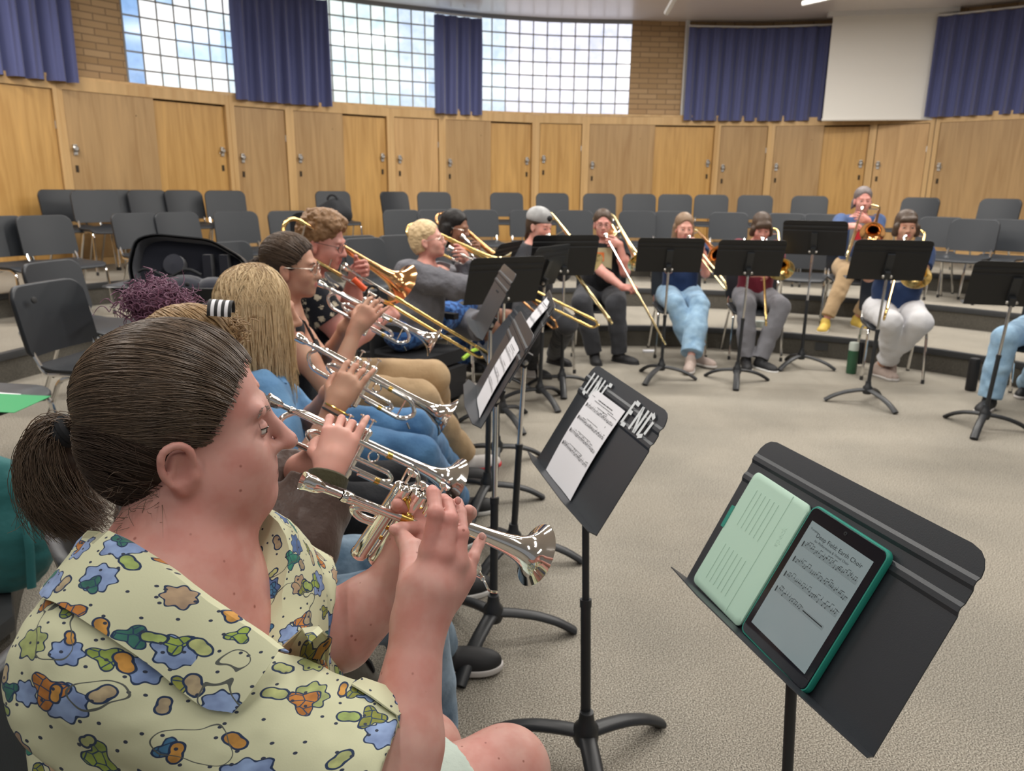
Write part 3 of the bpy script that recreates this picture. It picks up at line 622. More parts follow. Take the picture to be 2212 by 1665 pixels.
# ---------------------------------------------------------------- blended volumes (for bodies, clothes, hair)
class SD:
    def __init__(s,lo,hi,h):
        s.o=np.array(lo,float); s.h=h; n=np.ceil((np.array(hi,float)-s.o)/h).astype(int)+2; s.n=n; s.d=np.full(n,.06,np.float32)
    def box(s,lo,hi):
        a=np.clip(np.floor((lo-s.o)/s.h).astype(int),0,s.n-1); b=np.clip(np.ceil((hi-s.o)/s.h).astype(int)+1,1,s.n)
        if (b<=a).any(): return None
        sl=tuple(slice(i,j) for i,j in zip(a,b)); X=[(s.o[i]+np.arange(a[i],b[i])*s.h).astype(np.float32) for i in range(3)]
        return sl,X[0][:,None,None],X[1][None,:,None],X[2][None,None,:]
    def put(s,sl,v,k,op):
        d=s.d[sl]
        if op=='u':
            if k>0: hh=np.maximum(k-np.abs(d-v),0); s.d[sl]=np.minimum(d,v)-hh*hh/(4*k)
            else: s.d[sl]=np.minimum(d,v)
        else:
            v=-v
            if k>0: hh=np.maximum(k-np.abs(d-v),0); s.d[sl]=np.maximum(d,v)+hh*hh/(4*k)
            else: s.d[sl]=np.maximum(d,v)
    def cap(s,a,b,ra,rb,k=.02,op='u',cut=None,inf=0):
        a=np.array(a,float);b=np.array(b,float); ra+=inf; rb+=inf; m=max(ra,rb)+k+2.5*s.h
        q=s.box(np.minimum(a,b)-m,np.maximum(a,b)+m)
        if q is None: return
        sl,X,Y,Z=q; ab=b-a; L2=max(1e-9,ab@ab)
        px,py,pz=X-a[0],Y-a[1],Z-a[2]; t=(px*ab[0]+py*ab[1]+pz*ab[2])/L2; tc=np.clip(t,0,1)
        v=np.sqrt((px-tc*ab[0])**2+(py-tc*ab[1])**2+(pz-tc*ab[2])**2)-(ra+(rb-ra)*tc)
        if cut: v=np.maximum(v,(t-1)*math.sqrt(L2)); 
        s.put(sl,v,k,op)
    def ell(s,c,r,Mx=None,k=.02,op='u',inf=0):
        c=np.array(c,float); r=np.array(r,float)+inf; m=r.max()+k+2.5*s.h; Mx=np.eye(3) if Mx is None else Mx
        q=s.box(c-m,c+m)
        if q is None: return
        sl,X,Y,Z=q; x,y,z=X-c[0],Y-c[1],Z-c[2]
        P=[x*Mx[0,i]+y*Mx[1,i]+z*Mx[2,i] for i in range(3)]
        k0=np.sqrt(sum((P[i]/r[i])**2 for i in range(3))); k1=np.sqrt(sum((P[i]/r[i]**2)**2 for i in range(3)))+1e-6
        s.put(sl,k0*(k0-1)/k1,k,op)
    def plane(s,p,n,lo=None,hi=None,k=0):
        """keep the side the normal points away from"""
        p=np.array(p,float);n=np.array(n,float);n/=np.linalg.norm(n)
        q=s.box(s.o if lo is None else np.array(lo),s.o+s.h*(s.n-1) if hi is None else np.array(hi)); 
        if q is None: return
        sl,X,Y,Z=q; v=(X-p[0])*n[0]+(Y-p[1])*n[1]+(Z-p[2])*n[2]; s.put(sl,-v,k,'s')
    def run(s,prims,inf=0):
        for p in prims:
            if p[0]=='c': s.cap(p[1],p[2],p[3],p[4],p[5] if len(p)>5 else .02,p[6] if len(p)>6 else 'u',p[7] if len(p)>7 else None,inf)
            elif p[0]=='e': s.ell(p[1],p[2],p[3],p[4] if len(p)>4 else .02,p[5] if len(p)>5 else 'u',inf)
            elif p[0]=='p': s.plane(*p[1:])
    def mesh(s,disp=None):
        d=s.d; d[0],d[-1]=.05,.05; d[:,0],d[:,-1]=.05,.05; d[:,:,0],d[:,:,-1]=.05,.05
        g=d<0; n=g.shape
        cnt=np.zeros((n[0]-1,n[1]-1,n[2]-1),np.int8); C=[(i,j,k) for i in (0,1) for j in (0,1) for k in (0,1)]
        for i,j,k in C: cnt+=g[i:n[0]-1+i,j:n[1]-1+j,k:n[2]-1+k]
        I=np.argwhere((cnt>0)&(cnt<8)); ix=np.full(cnt.shape,-1,np.int32); ix[tuple(I.T)]=np.arange(len(I))
        V=np.array([d[I[:,0]+i,I[:,1]+j,I[:,2]+k] for i,j,k in C]); acc=np.zeros((len(I),3)); w=np.zeros(len(I))
        for a in range(8):
            for b in range(a+1,8):
                ca,cb=np.array(C[a]),np.array(C[b])
                if abs(ca-cb).sum()!=1: continue
                mk_=(V[a]<0)!=(V[b]<0); t=V[a]/(V[a]-V[b]+1e-12); P=ca+t[:,None]*(cb-ca); acc+=np.where(mk_[:,None],P,0); w+=mk_
        P=s.o+(I+acc/w[:,None])*s.h; F=[]
        for ax in range(3):
            u,v=(ax+1)%3,(ax+2)%3; sa=[slice(None)]*3; sb=[slice(None)]*3; sa[ax]=slice(0,-1); sb[ax]=slice(1,None)
            df=g[tuple(sa)]!=g[tuple(sb)]; E=np.argwhere(df); E=E[(E[:,u]>0)&(E[:,v]>0)&(E[:,u]<n[u]-1)&(E[:,v]<n[v]-1)]
            if len(E)==0: continue
            ins=g[tuple(E.T)]; du=np.zeros(3,int);du[u]=1;dv=np.zeros(3,int);dv[v]=1
            q=np.stack([ix[tuple((E-du-dv).T)],ix[tuple((E-dv).T)],ix[tuple(E.T)],ix[tuple((E-du).T)]],1)
            q[~ins]=q[~ins][:,::-1]; F.append(q)
        F=np.concatenate(F) if F else np.zeros((0,4),int)
        # light smoothing
        for it in range(1):
            S_=np.zeros_like(P); c_=np.zeros(len(P))
            for i in range(4):
                a,b=F[:,i],F[:,(i+1)%4]; np.add.at(S_,a,P[b]); np.add.at(c_,a,1); np.add.at(S_,b,P[a]); np.add.at(c_,b,1)
            P=P*.45+.55*S_/np.maximum(c_,1)[:,None]
        if disp is not None:
            nr=np.zeros_like(P); fn=np.cross(P[F[:,2]]-P[F[:,0]],P[F[:,3]]-P[F[:,1]])
            for i in range(4): np.add.at(nr,F[:,i],fn)
            nr/=np.linalg.norm(nr,axis=1)[:,None]+1e-9; P=P+nr*disp(P)[:,None]
        return P,F
def vnoise(P,sc,seed=0):
    Q=P*sc+seed*17.3; I=np.floor(Q).astype(np.int64); f=Q-I; f=f*f*(3-2*f); o=np.zeros(len(P))
    for i in (0,1):
        for j in (0,1):
            for k in (0,1):
                h=(I[:,0]+i)*374761393+(I[:,1]+j)*668265263+(I[:,2]+k)*2147483647%1000003*31; h=(h^(h>>13))*1274126177; h=h^(h>>16)
                v=(h&65535)/32767.5-1
                o+=v*np.where(i,f[:,0],1-f[:,0])*np.where(j,f[:,1],1-f[:,1])*np.where(k,f[:,2],1-f[:,2])
    return o
def N3(v): return np.array(v,float)
def nrm(v): v=np.array(v,float); return v/np.linalg.norm(v)
def frame(f,u):
    f=nrm(f); r=nrm(np.cross(f,u)); u=np.cross(r,f); return np.stack([r,f,u],1)     # columns right, forward, up
def sdobj(name,prims,h,mt,parent,inf=0,disp=None,pad=.03,post=None,smooth=True):
    lo=np.full(3,1e9);hi=-lo
    for p in prims:
        if p[0]=='p' or (len(p)>(6 if p[0]=='c' else 5) and p[6 if p[0]=='c' else 5]=='s'): continue
        if p[0]=='c': r=max(p[3],p[4])+inf; lo=np.minimum(lo,np.minimum(p[1],p[2])-r); hi=np.maximum(hi,np.maximum(p[1],p[2])+r)
        else: r=max(p[2])+inf; lo=np.minimum(lo,np.array(p[1])-r); hi=np.maximum(hi,np.array(p[1])+r)
    s=SD(lo-pad,hi+pad,h); s.run(prims,inf)
    if post: post(s)
    P,F=s.mesh(disp)
    if len(F)==0: return None
    return mk(name,P,F,mt,parent,smooth)
def ik(a,b,l1,l2,hint):
    a=N3(a);b=N3(b);d=b-a;L=np.linalg.norm(d)
    if L>(l1+l2)*.995: s=L/((l1+l2)*.995); l1*=s;l2*=s
    d/=L; x=(l1*l1-l2*l2+L*L)/(2*L); y=math.sqrt(max(0,l1*l1-x*x)); hint=N3(hint); hint-=d*(hint@d); hint/=np.linalg.norm(hint)
    return a+d*x+hint*y
# ---------------------------------------------------------------- people
def skinmat(name,c):
    m=mat(name,c,.5,sss=.12,noise=(9,tuple(x*y for x,y in zip(c,(1.0,.82,.82))),.35,.62),bump=(260,.08,.0006),spec=.35); return m
SK={'fair':skinmat('fair_skin',(.66,.36,.29)),'pink':skinmat('rosy_skin',(.60,.30,.25)),'tan':skinmat('light_tan_skin',(.52,.30,.205)),'brown':skinmat('brown_skin',(.28,.145,.09))}
M['lip']=mat('lip',(.48,.16,.15),.4,sss=.1); M['liplt']=mat('lip_dark',(.30,.12,.10),.4)
M['eyew']=mat('eye_white',(.7,.66,.62),.2); M['iris']=mat('iris_dark',(.03,.02,.015),.1)
def headprims(c,Mh,s=1.,jaw=1.,nose=1.,fl=0.,mouth=0,ears=True):
    def w(p): return c+Mh@(N3(p)*s)
    def e(p,r,k=.02,op='u',M2=None): return ('e',w(p),N3(r)*s,Mh if M2 is None else Mh@M2,k*s,op)
    def q(a,b,ra,rb,k=.012,op='u'): return ('c',w(a),w(b),ra*s,rb*s,k*s,op)
    P=[e((0,-.018,.042),(.074,.094,.080)),e((0,.028,-.015),(.061,.060,.080),.03),
       e((0,.030,-.070),(.052*jaw,.054,.040+fl*.2),.03),e((0,.066,-.094),(.024*jaw,.018,.018),.022),
       e((-.036,.060,-.030),(.025,.022,.026),.022),e((.036,.060,-.030),(.025,.022,.026),.022),
       q((-.034,.079,.022),(.034,.079,.022),.0105,.0105,.014),
       e((-.031,.094,.000),(.017,.016,.012),None or .014,'s'),e((.031,.094,.000),(.017,.016,.012),.014,'s'),
       e((-.030,.070,.000),(.0165,.0155,.0125),.004),e((.030,.070,.000),(.0165,.0155,.0125),.004),
       q((0,.084,.014),(0,.104*nose,-.026),.0075,.0105,.012),e((0,.104*nose+.002,-.031),(.0125,.011,.0095),.008),
       e((-.012,.090,-.034),(.0085,.012,.0075),.010),e((.012,.090,-.034),(.0085,.012,.0075),.010),
       e((0,.080,-.058),(.027,.013,.016),.012),
       q((-.017,.086,-.0585),(.017,.086,-.0585),.0055,.0055,.006),q((-.014,.0855,-.0685),(.014,.0855,-.0685),.0062,.0062,.005),
       q((-.02,.0925,-.0633),(.02,.0925,-.0633),.0014,.0014,.003,'s')]
    for sg in ((-1,1) if ears else ()):
        a=.25*sg
        T=np.array([[math.cos(a),0,math.sin(a)],[0,1,0],[-math.sin(a),0,math.cos(a)]])
        b=.22; T2=np.array([[1,0,0],[0,math.cos(b),-math.sin(b)],[0,math.sin(b),math.cos(b)]])
        P+=[e((.074*sg,-.010,-.012),(.011,.0185,.031),.008,'u',T2),e((.074*sg,-.002,-.036),(.008,.010,.012),.006),
            e((.086*sg,-.004,-.006),(.008,.011,.020),.004,'s',T2),e((.083*sg,.004,-.012),(.006,.006,.006),.004,'s')]
    return P,w
def handprims(wr,d,n,side,curl=(.5,.5,.5,.5),spread=.06,thumb=.6,s=1.,tdir=None,straight=None):
    """wr wrist, d towards the knuckles, n out of the back of the hand, side +1 when the thumb lies on d x n"""
    d=nrm(d);n=nrm(N3(n)-d*(N3(n)@d)); l=np.cross(d,n)*side; P=[]; wr=N3(wr)
    Mh=np.stack([l,d,n],1)
    P.append(('e',wr+d*.048*s,N3((.038,.052,.0145))*s,Mh,.016)); P.append(('c',wr-d*.01,wr+d*.03*s,.024*s,.026*s,.02))
    ln=[(.043,.026,.020),(.047,.029,.021),(.043,.027,.020),(.034,.021,.018)]
    tips=[]
    for i in range(4):
        b=wr+d*(.088-.004*abs(i-1)-.004*(i==3))*s+l*(.030-.020*i)*s; dd=nrm(d+l*spread*(1.5-i)); a=0
        P.append(('c',wr+d*.03*s+l*(.016-.011*i)*s,b,.012*s,.0105*s,.010))
        for j in range(3):
            a+=curl[i]*(1.0,1.25,.8)[j]; v=dd*math.cos(a)-n*math.sin(a); e=b+v*ln[i][j]*s
            r0=(.0095,.0083,.0074)[j]*s; P.append(('c',b,e,r0,r0*.9,.0035)); b=e
        tips.append(b)
    t0=wr+d*.022*s+l*.022*s-n*.004; td=nrm(d*.75+l*.9-n*thumb) if tdir is None else nrm(tdir); t1=t0+td*.042*s; td2=nrm(td+d*.5-n*.25-l*.35); t2=t1+td2*.032*s; t3=t2+nrm(td2-n*.2-l*.2)*.024*s
    P+=[('c',t0,t1,.0155*s,.0115*s,.012),('c',t1,t2,.0108*s,.0095*s,.005),('c',t2,t3,.0095*s,.0078*s,.004)]
    return P,tips
FABN=[0]
def fabric(name,c,rough=.85,noise=None,bump=(60,.35,.006),sheen=.1): return mat(name,c,rough,noise=noise,bump=bump,sheen=sheen,spec=.2)
def lid(root,skin,hc,Mh,hs,sg,rad=.0128,open_=.20):
    g=G(); C=N3((.030*sg,.0762,.000))
    for a0,a1 in ((open_,1.5),(-1.5,-.42)):
        g.sheet([[hc+Mh@((C+rad*N3((math.cos(e_)*math.sin(z_),math.cos(e_)*math.cos(z_),math.sin(e_))))*hs) for z_ in np.linspace(-1.25,1.25,11)] for e_ in np.linspace(a0,a1,7)])
    o_=g.out('eyelid',skin,root); g=G(); g.tube([hc+Mh@((C+(rad+.0006)*N3((math.cos(open_)*math.sin(z_),math.cos(open_)*math.cos(z_),math.sin(open_)-.02)))*hs) for z_ in np.linspace(-1.2,1.2,9)],.0008,5); g.out('eyelashes',M['iris'],o_); return o_
def person(label,seat,head,arms,o):
    """seat=(x,y,z0,yaw)  head=(centre,forward,up)  arms={'l':(wrist,dir,normal,curl),...}  o: options"""
    h=o.get('h',.006); sx,sy,z0,yaw=seat; f=N3((math.cos(R(yaw)),math.sin(R(yaw)),0)); l=N3((-f[1],f[0],0)); Zv=N3((0,0,1)); b=N3((sx,sy,z0))
    g_=o.get('girth',1.); sw=o.get('sw',.175); hc,hf,hu=N3(head[0]),nrm(head[1]),nrm(head[2]); Mh=frame(hf,hu); hs=o.get('hs',1.)
    root=thing('person',tuple(b),label,'person')
    skin=SK[o.get('skin','fair')]
    pelv=b+Zv*(.565)+f*o.get('pf',0.); nb=N3(o['nb']) if 'nb' in o else hc-Mh@N3((0,.045,.165))*hs
    up=nrm(nb-pelv); lt=o.get('shl'); ls=nrm(l-up*(l@up)) if lt is None else nrm(lt); ft=np.cross(ls,up); Mt=np.stack([-ls,ft,up],1)
    sh={'l':nb+ls*sw-up*.045+ft*.0,'r':nb-ls*sw-up*.045}
    if 'shr' in o: sh['r']=N3(o['shr'])
    if 'shlp' in o: sh['l']=N3(o['shlp'])
    Lt=np.linalg.norm(nb-pelv)
    torso=[('e',pelv+ft*.0,N3((.165*g_,.125*g_,.12)),Mt,.05),('e',pelv+up*Lt*.33+ft*.025*g_,N3((.150*g_,.118*g_*o.get('belly',1.),.16)),Mt,.06),
           ('e',pelv+up*Lt*.68,N3((.155*(g_*.5+.5),.115*(g_*.6+.4),.16)),Mt,.06),('c',sh['l']-ls*.015,sh['r']+ls*.015,.056,.056,.06),('c',nb-up*.05,nb-up*.02,.09,.06,.05)]
    if o.get('bust'): torso+=[('e',pelv+up*Lt*.66+ft*.075+ls*s_*.065,N3((.065,.06,.06)),Mt,.04) for s_ in (-1,1)]
    hp,W=headprims(hc,Mh,hs,o.get('jaw',1.),o.get('nose',1.),o.get('fl',0.))
    neck=[('c',nb-up*.03,hc+Mh@N3((0,-.018,-.055))*hs,.056*o.get('nk',1.),.050*o.get('nk',1.),.03)]
    A_=o.get('arm',1.); ua,fa=.285*o.get('al',1.),.255*o.get('al',1.); armp={}; hands=[]; EL={}
    for sd in 'lr':
        if sd not in arms: continue
        wr,dr,nn,cu=arms[sd][:4]; ex=arms[sd][4] if len(arms[sd])>4 else {}
        sg=1 if sd=='l' else -1
        hint=ex.get('hint',-Zv*1.0+ls*sg*.55-ft*.1); el=ik(sh[sd],wr,ua,fa,hint) if 'el' not in ex else N3(ex['el']); EL[sd]=el; wr=N3(wr)
        m1=sh[sd]*.5+el*.5; m2=el*.6+wr*.4
        armp[sd]=(sh[sd],el,wr)
        hands+=[('c',sh[sd],m1,.050*A_,.046*A_,.03),('c',m1,el,.046*A_,.038*A_,.02),('c',el,m2,.039*A_,.039*A_,.015),('c',m2,wr,.038*A_,.0255*(A_*.5+.5),.015)]
        hp_,_t=handprims(wr,dr,nn,(1 if sd=='l' else -1)*ex.get('flip',1),cu,ex.get('spread',.06),ex.get('thumb',.6),o.get('hands',1.))
        hands+=hp_
    # legs
    kn=o.get('knees'); an=o.get('ankles'); hp0={'l':pelv+l*.10*g_-Zv*.02,'r':pelv-l*.10*g_-Zv*.02}
    kn={'l':b+f*.44+l*o.get('ksp',.15)+Zv*.52,'r':b+f*.44-l*o.get('ksp',.15)+Zv*.52} if kn is None else {k:N3(v) for k,v in kn.items()}
    an={k:N3((kn[k][0],kn[k][1],z0+.09))+f*.03 for k in kn} if an is None else {k:N3(v) for k,v in an.items()}
    lw=o.get('leg',1.); legp=[]; 
    for k in 'lr': legp+=[('c',hp0[k],kn[k],.088*lw,.062*lw,.03),('c',kn[k],kn[k]*.6+an[k]*.4,.060*lw,.058*lw,.02),('c',kn[k]*.6+an[k]*.4,an[k],.056*lw,.038*(lw*.4+.6),.02)]
    body=neck+hp+hands+[(*p,) for p in torso]
    bare=o.get('bare')
    if bare: body+=legp
    else: body+=[('c',p[1],p[2],p[3]*.8,p[4]*.8,.02) for p in legp if p[0]=='c']
    tb=[(p[0],p[1],p[2]*.93,p[3],p[4]) if p[0]=='e' else (*p[:3],p[3]*.93,p[4]*.93,p[5]) for p in torso]
    bo=sdobj('body',neck+tb+body[len(neck):len(neck)+len(hp)+len(hands)]+body[len(neck)+len(hp)+len(hands)+len(torso):],h,[skin,M['lip']],root)
    me=bo.data; n=len(me.polygons); ce=np.empty(n*3); me.polygons.foreach_get('center',ce); ce=ce.reshape(-1,3)+np.array(wloc(root)); loc=(ce-hc)@Mh/hs
    mi=((np.abs(loc[:,0])<.024-np.abs(loc[:,2]+.063)*.9)&(np.abs(loc[:,2]+.0635)<.0105)&(loc[:,1]>.078)).astype(int); me.polygons.foreach_set('material_index',mi)
    # eyes, brows
    for sg in (-1,1):
        g=G(); g.ball((0,0,0),.0118*hs,8); E=Matrix(Mh.tolist()).to_4x4(); E.translation=Vector(W((.030*sg,.0762,.000))); g.xf(E); ey=g.out('eye',M['eyew'],root)
        g=G(); g.lathe([(.0001,.0122*hs),(.003,.0120*hs),(.0055,.0108*hs)],W((.030*sg,.0762,.000)),Mh@nrm(o.get('gaze',(0,1,-.1))),12); g.out('iris',M['iris'],ey)
        if o.get('brow') is not None:
            g=G(); g.tube([W((.014*sg,.0925,.019)),W((.028*sg,.0925,.025)),W((.044*sg,.082,.021))],[.002,.0032,.0015],6,flat=.6); g.out('eyebrow',o['brow'],root)
    if True:
        for sg in (-1,1): lid(root,skin,hc,Mh,hs,sg)
    # clothes
    shm=o['shirt']; inf=o.get('sinf',.010); sl=o.get('sleeve',.5); P=list(torso)
    for sd in armp:
        a,e_,w_=armp[sd]; sr=o.get('sr',1.15)
        if sl<=1: q=a+(e_-a)*sl; P.append(('c',a,q,.052*A_*sr,.052*A_*sr,.035,'u',1))
        else: q=e_+(w_-e_)*(sl-1); P+=[('c',a,e_,.050*A_*sr,.043*A_*sr,.03),('c',e_,q,.044*A_*sr,.036*A_*sr,.02,'u',1)]
    if sl<=0: P=[p for p in P if not (p[0]=='c' and len(p)>6)]
    neckn=nrm(up+ft*o.get('vneck',.25)); npnt=nb+up*o.get('neckz',.015)
    wa=o.get('wr',.006)
    dsp=lambda Q: wa*(vnoise(Q,11,o.get('seed',1))+.6*vnoise(Q*N3((1,1,.5)),26,o.get('seed',1)+1))
    cut=[('p',npnt,neckn,npnt-N3((.13,.13,.10)),npnt+N3((.13,.13,.2)))]+o.get('scut',[])
    so=sdobj('shirt',P+cut,h,shm,root,inf,dsp)
    if 'jacket' in o:
        sdobj('jacket',P+[('p',nb+ft*.085,nrm(ft*1.+up*.15))]+cut,h,o['jacket'],root,inf+.010,dsp)
    pm=o.get('pants'); pl=o.get('plen',1.); pw=o.get('pw',1.12)
    if pm is not None:
        P=[torso[0],('e',pelv-Zv*.02,N3((.15*g_,.13*g_,.085)),np.eye(3),.03)]
        for k in 'lr':
            if pl<.6: q=hp0[k]+(kn[k]-hp0[k])*pl*1.7; P.append(('c',hp0[k],q,.092*lw*pw,.082*lw*pw*1.05,.03,'u',1))
            else:
                q=kn[k]+(an[k]-kn[k])*pl; P+=[('c',hp0[k],kn[k],.088*lw*pw,.064*lw*pw,.03),('c',kn[k],kn[k]*.5+q*.5,.063*lw*pw,.058*lw*pw*o.get('flare',1.),.02),('c',kn[k]*.5+q*.5,q,.057*lw*pw*o.get('flare',1.),.05*lw*pw*o.get('flare',1.)**1.5,.02,'u',1)]
        P+=[('p',pelv+up*.10,up,pelv-.3,pelv+.3)]
        sdobj('trousers' if pl>.6 else 'shorts',P,h,pm,root,.006,lambda Q: .007*(vnoise(Q*N3((1,1,.7)),10,4)+.6*vnoise(Q,23,6)))
    # shoes
    td=o.get('toes',{}); 
    if o.get('shoe') is not None:
        for k in 'lr':
            fd=nrm(td.get(k,f)); a=an[k]; fl_=a+N3((0,0,-.055)); pt=o.get('pitch',{}).get(k,0); fd=nrm(fd+Zv*pt)
            upv=nrm(Zv-fd*(Zv@fd)); Ms=np.stack([np.cross(fd,upv),fd,upv],1)
            s0=fl_+fd*.06
            sh_=[('e',s0,N3((.043,.135,.045)),Ms,.02),('c',a,a-upv*.03-fd*.01,.043,.046,.03),('e',s0+fd*.07-upv*.01,N3((.045,.065,.032)),Ms,.02),('p',s0-upv*.020,-upv)]
            sn=sdobj('shoe',sh_,h*.8,o['shoe'],root)
            so_=[('e',s0-upv*.02+fd*.0,N3((.047,.142,.05)),Ms,.01),('e',s0+fd*.07-upv*.02,N3((.048,.068,.05)),Ms,.02),('p',s0-upv*.012,upv),('p',s0-upv*.034,-upv)]
            sdobj('sole',so_,h*.8,o.get('sole',M['white']),sn)
    # glasses
    if o.get('glasses') is not None:
        g=G(); R_=.0225*hs
        for sg in (-1,1):
            c=W((.031*sg,.098,-.002)); g.tube([c+Mh@N3((math.cos(q)*R_,-.006*abs(math.cos(q))*(math.cos(q)*sg>0),math.sin(q)*R_*.85)) for q in np.linspace(0,2*PI,17)],.0014,6)
            g.tube([W((.052*sg,.094,.004)),W((.074*sg,.05,.006)),W((.079*sg,-.005,.006)),W((.078*sg,-.02,-.008))],.0016,6)
        g.tube([W((-.009,.1,.002)),W((0,.104,.005)),W((.009,.1,.002))],.0014,6); g.out('glasses',o['glasses'],root)
    return root,dict(hc=hc,Mh=Mh,W=W,hs=hs,EL=EL,nb=nb,up=up,ft=ft,ls=ls,pelv=pelv,sh=sh,kn=kn,an=an,torso=torso)
def hairmat(name,c1,c2,rough=.5,sc=60,sp_=.3):
    m=mat(name,c1,rough,spec=sp_); nt=m.node_tree; b=nt.nodes['Principled BSDF']; L=nt.links.new
    at=nt.nodes.new('ShaderNodeAttribute'); at.attribute_name='strand'
    tc=nt.nodes.new('ShaderNodeTexCoord'); n=nt.nodes.new('ShaderNodeTexNoise'); n.inputs['Scale'].default_value=sc; L(tc.outputs['Object'],n.inputs['Vector'])
    mx=nt.nodes.new('ShaderNodeMix'); mx.data_type='RGBA'; mx.inputs[6].default_value=(*c2,1); mx.inputs[7].default_value=(*c1,1)
    ad=nt.nodes.new('ShaderNodeMath'); ad.operation='ADD'; L(at.outputs['Fac'],ad.inputs[0]); L(n.outputs[0],ad.inputs[1]); ml=nt.nodes.new('ShaderNodeMath'); ml.operation='MULTIPLY'; ml.inputs[1].default_value=.66; L(ad.outputs[0],ml.inputs[0])
    L(ml.outputs[0],mx.inputs[0]); L(mx.outputs[2],b.inputs['Base Color']); return m
def strands(name,paths,mt,parent,r=.0006,n=3,taper=.3):
    """many hairs as thin tubes in one mesh; paths: (k,m,3)"""
    paths=np.asarray(paths,float); k,m,_=paths.shape
    T=np.gradient(paths,axis=1); T/=np.linalg.norm(T,axis=2,keepdims=True)+1e-9
    ref=np.tile(np.array([.3,.5,.81]),(k,m,1)); a=np.cross(T,ref); a/=np.linalg.norm(a,axis=2,keepdims=True)+1e-9; b=np.cross(T,a)
    rad=np.asarray(r)*(1-(1-taper)*np.linspace(0,1,m)**2)
    V=np.stack([paths+(a*math.cos(2*PI*j/n)+b*math.sin(2*PI*j/n))*rad[None,:,None] for j in range(n)],2).reshape(-1,3)
    base=(np.arange(k)[:,None]*m+np.arange(m-1)[None,:])*n; F=[]
    for j in range(n): F.append(np.stack([base+j,base+(j+1)%n,base+n+(j+1)%n,base+n+j],-1).reshape(-1,4))
    F=np.concatenate(F); o=mk(name,V,F,mt,parent)
    ca=o.data.color_attributes.new('strand','FLOAT_COLOR','POINT'); c=np.ones((len(V),4)); c[:,:3]=np.repeat(rng.rand(k),m*n)[:,None]; ca.data.foreach_set('color',c.ravel()); o['kind']='stuff' if False else ''
    del o['kind']; return o
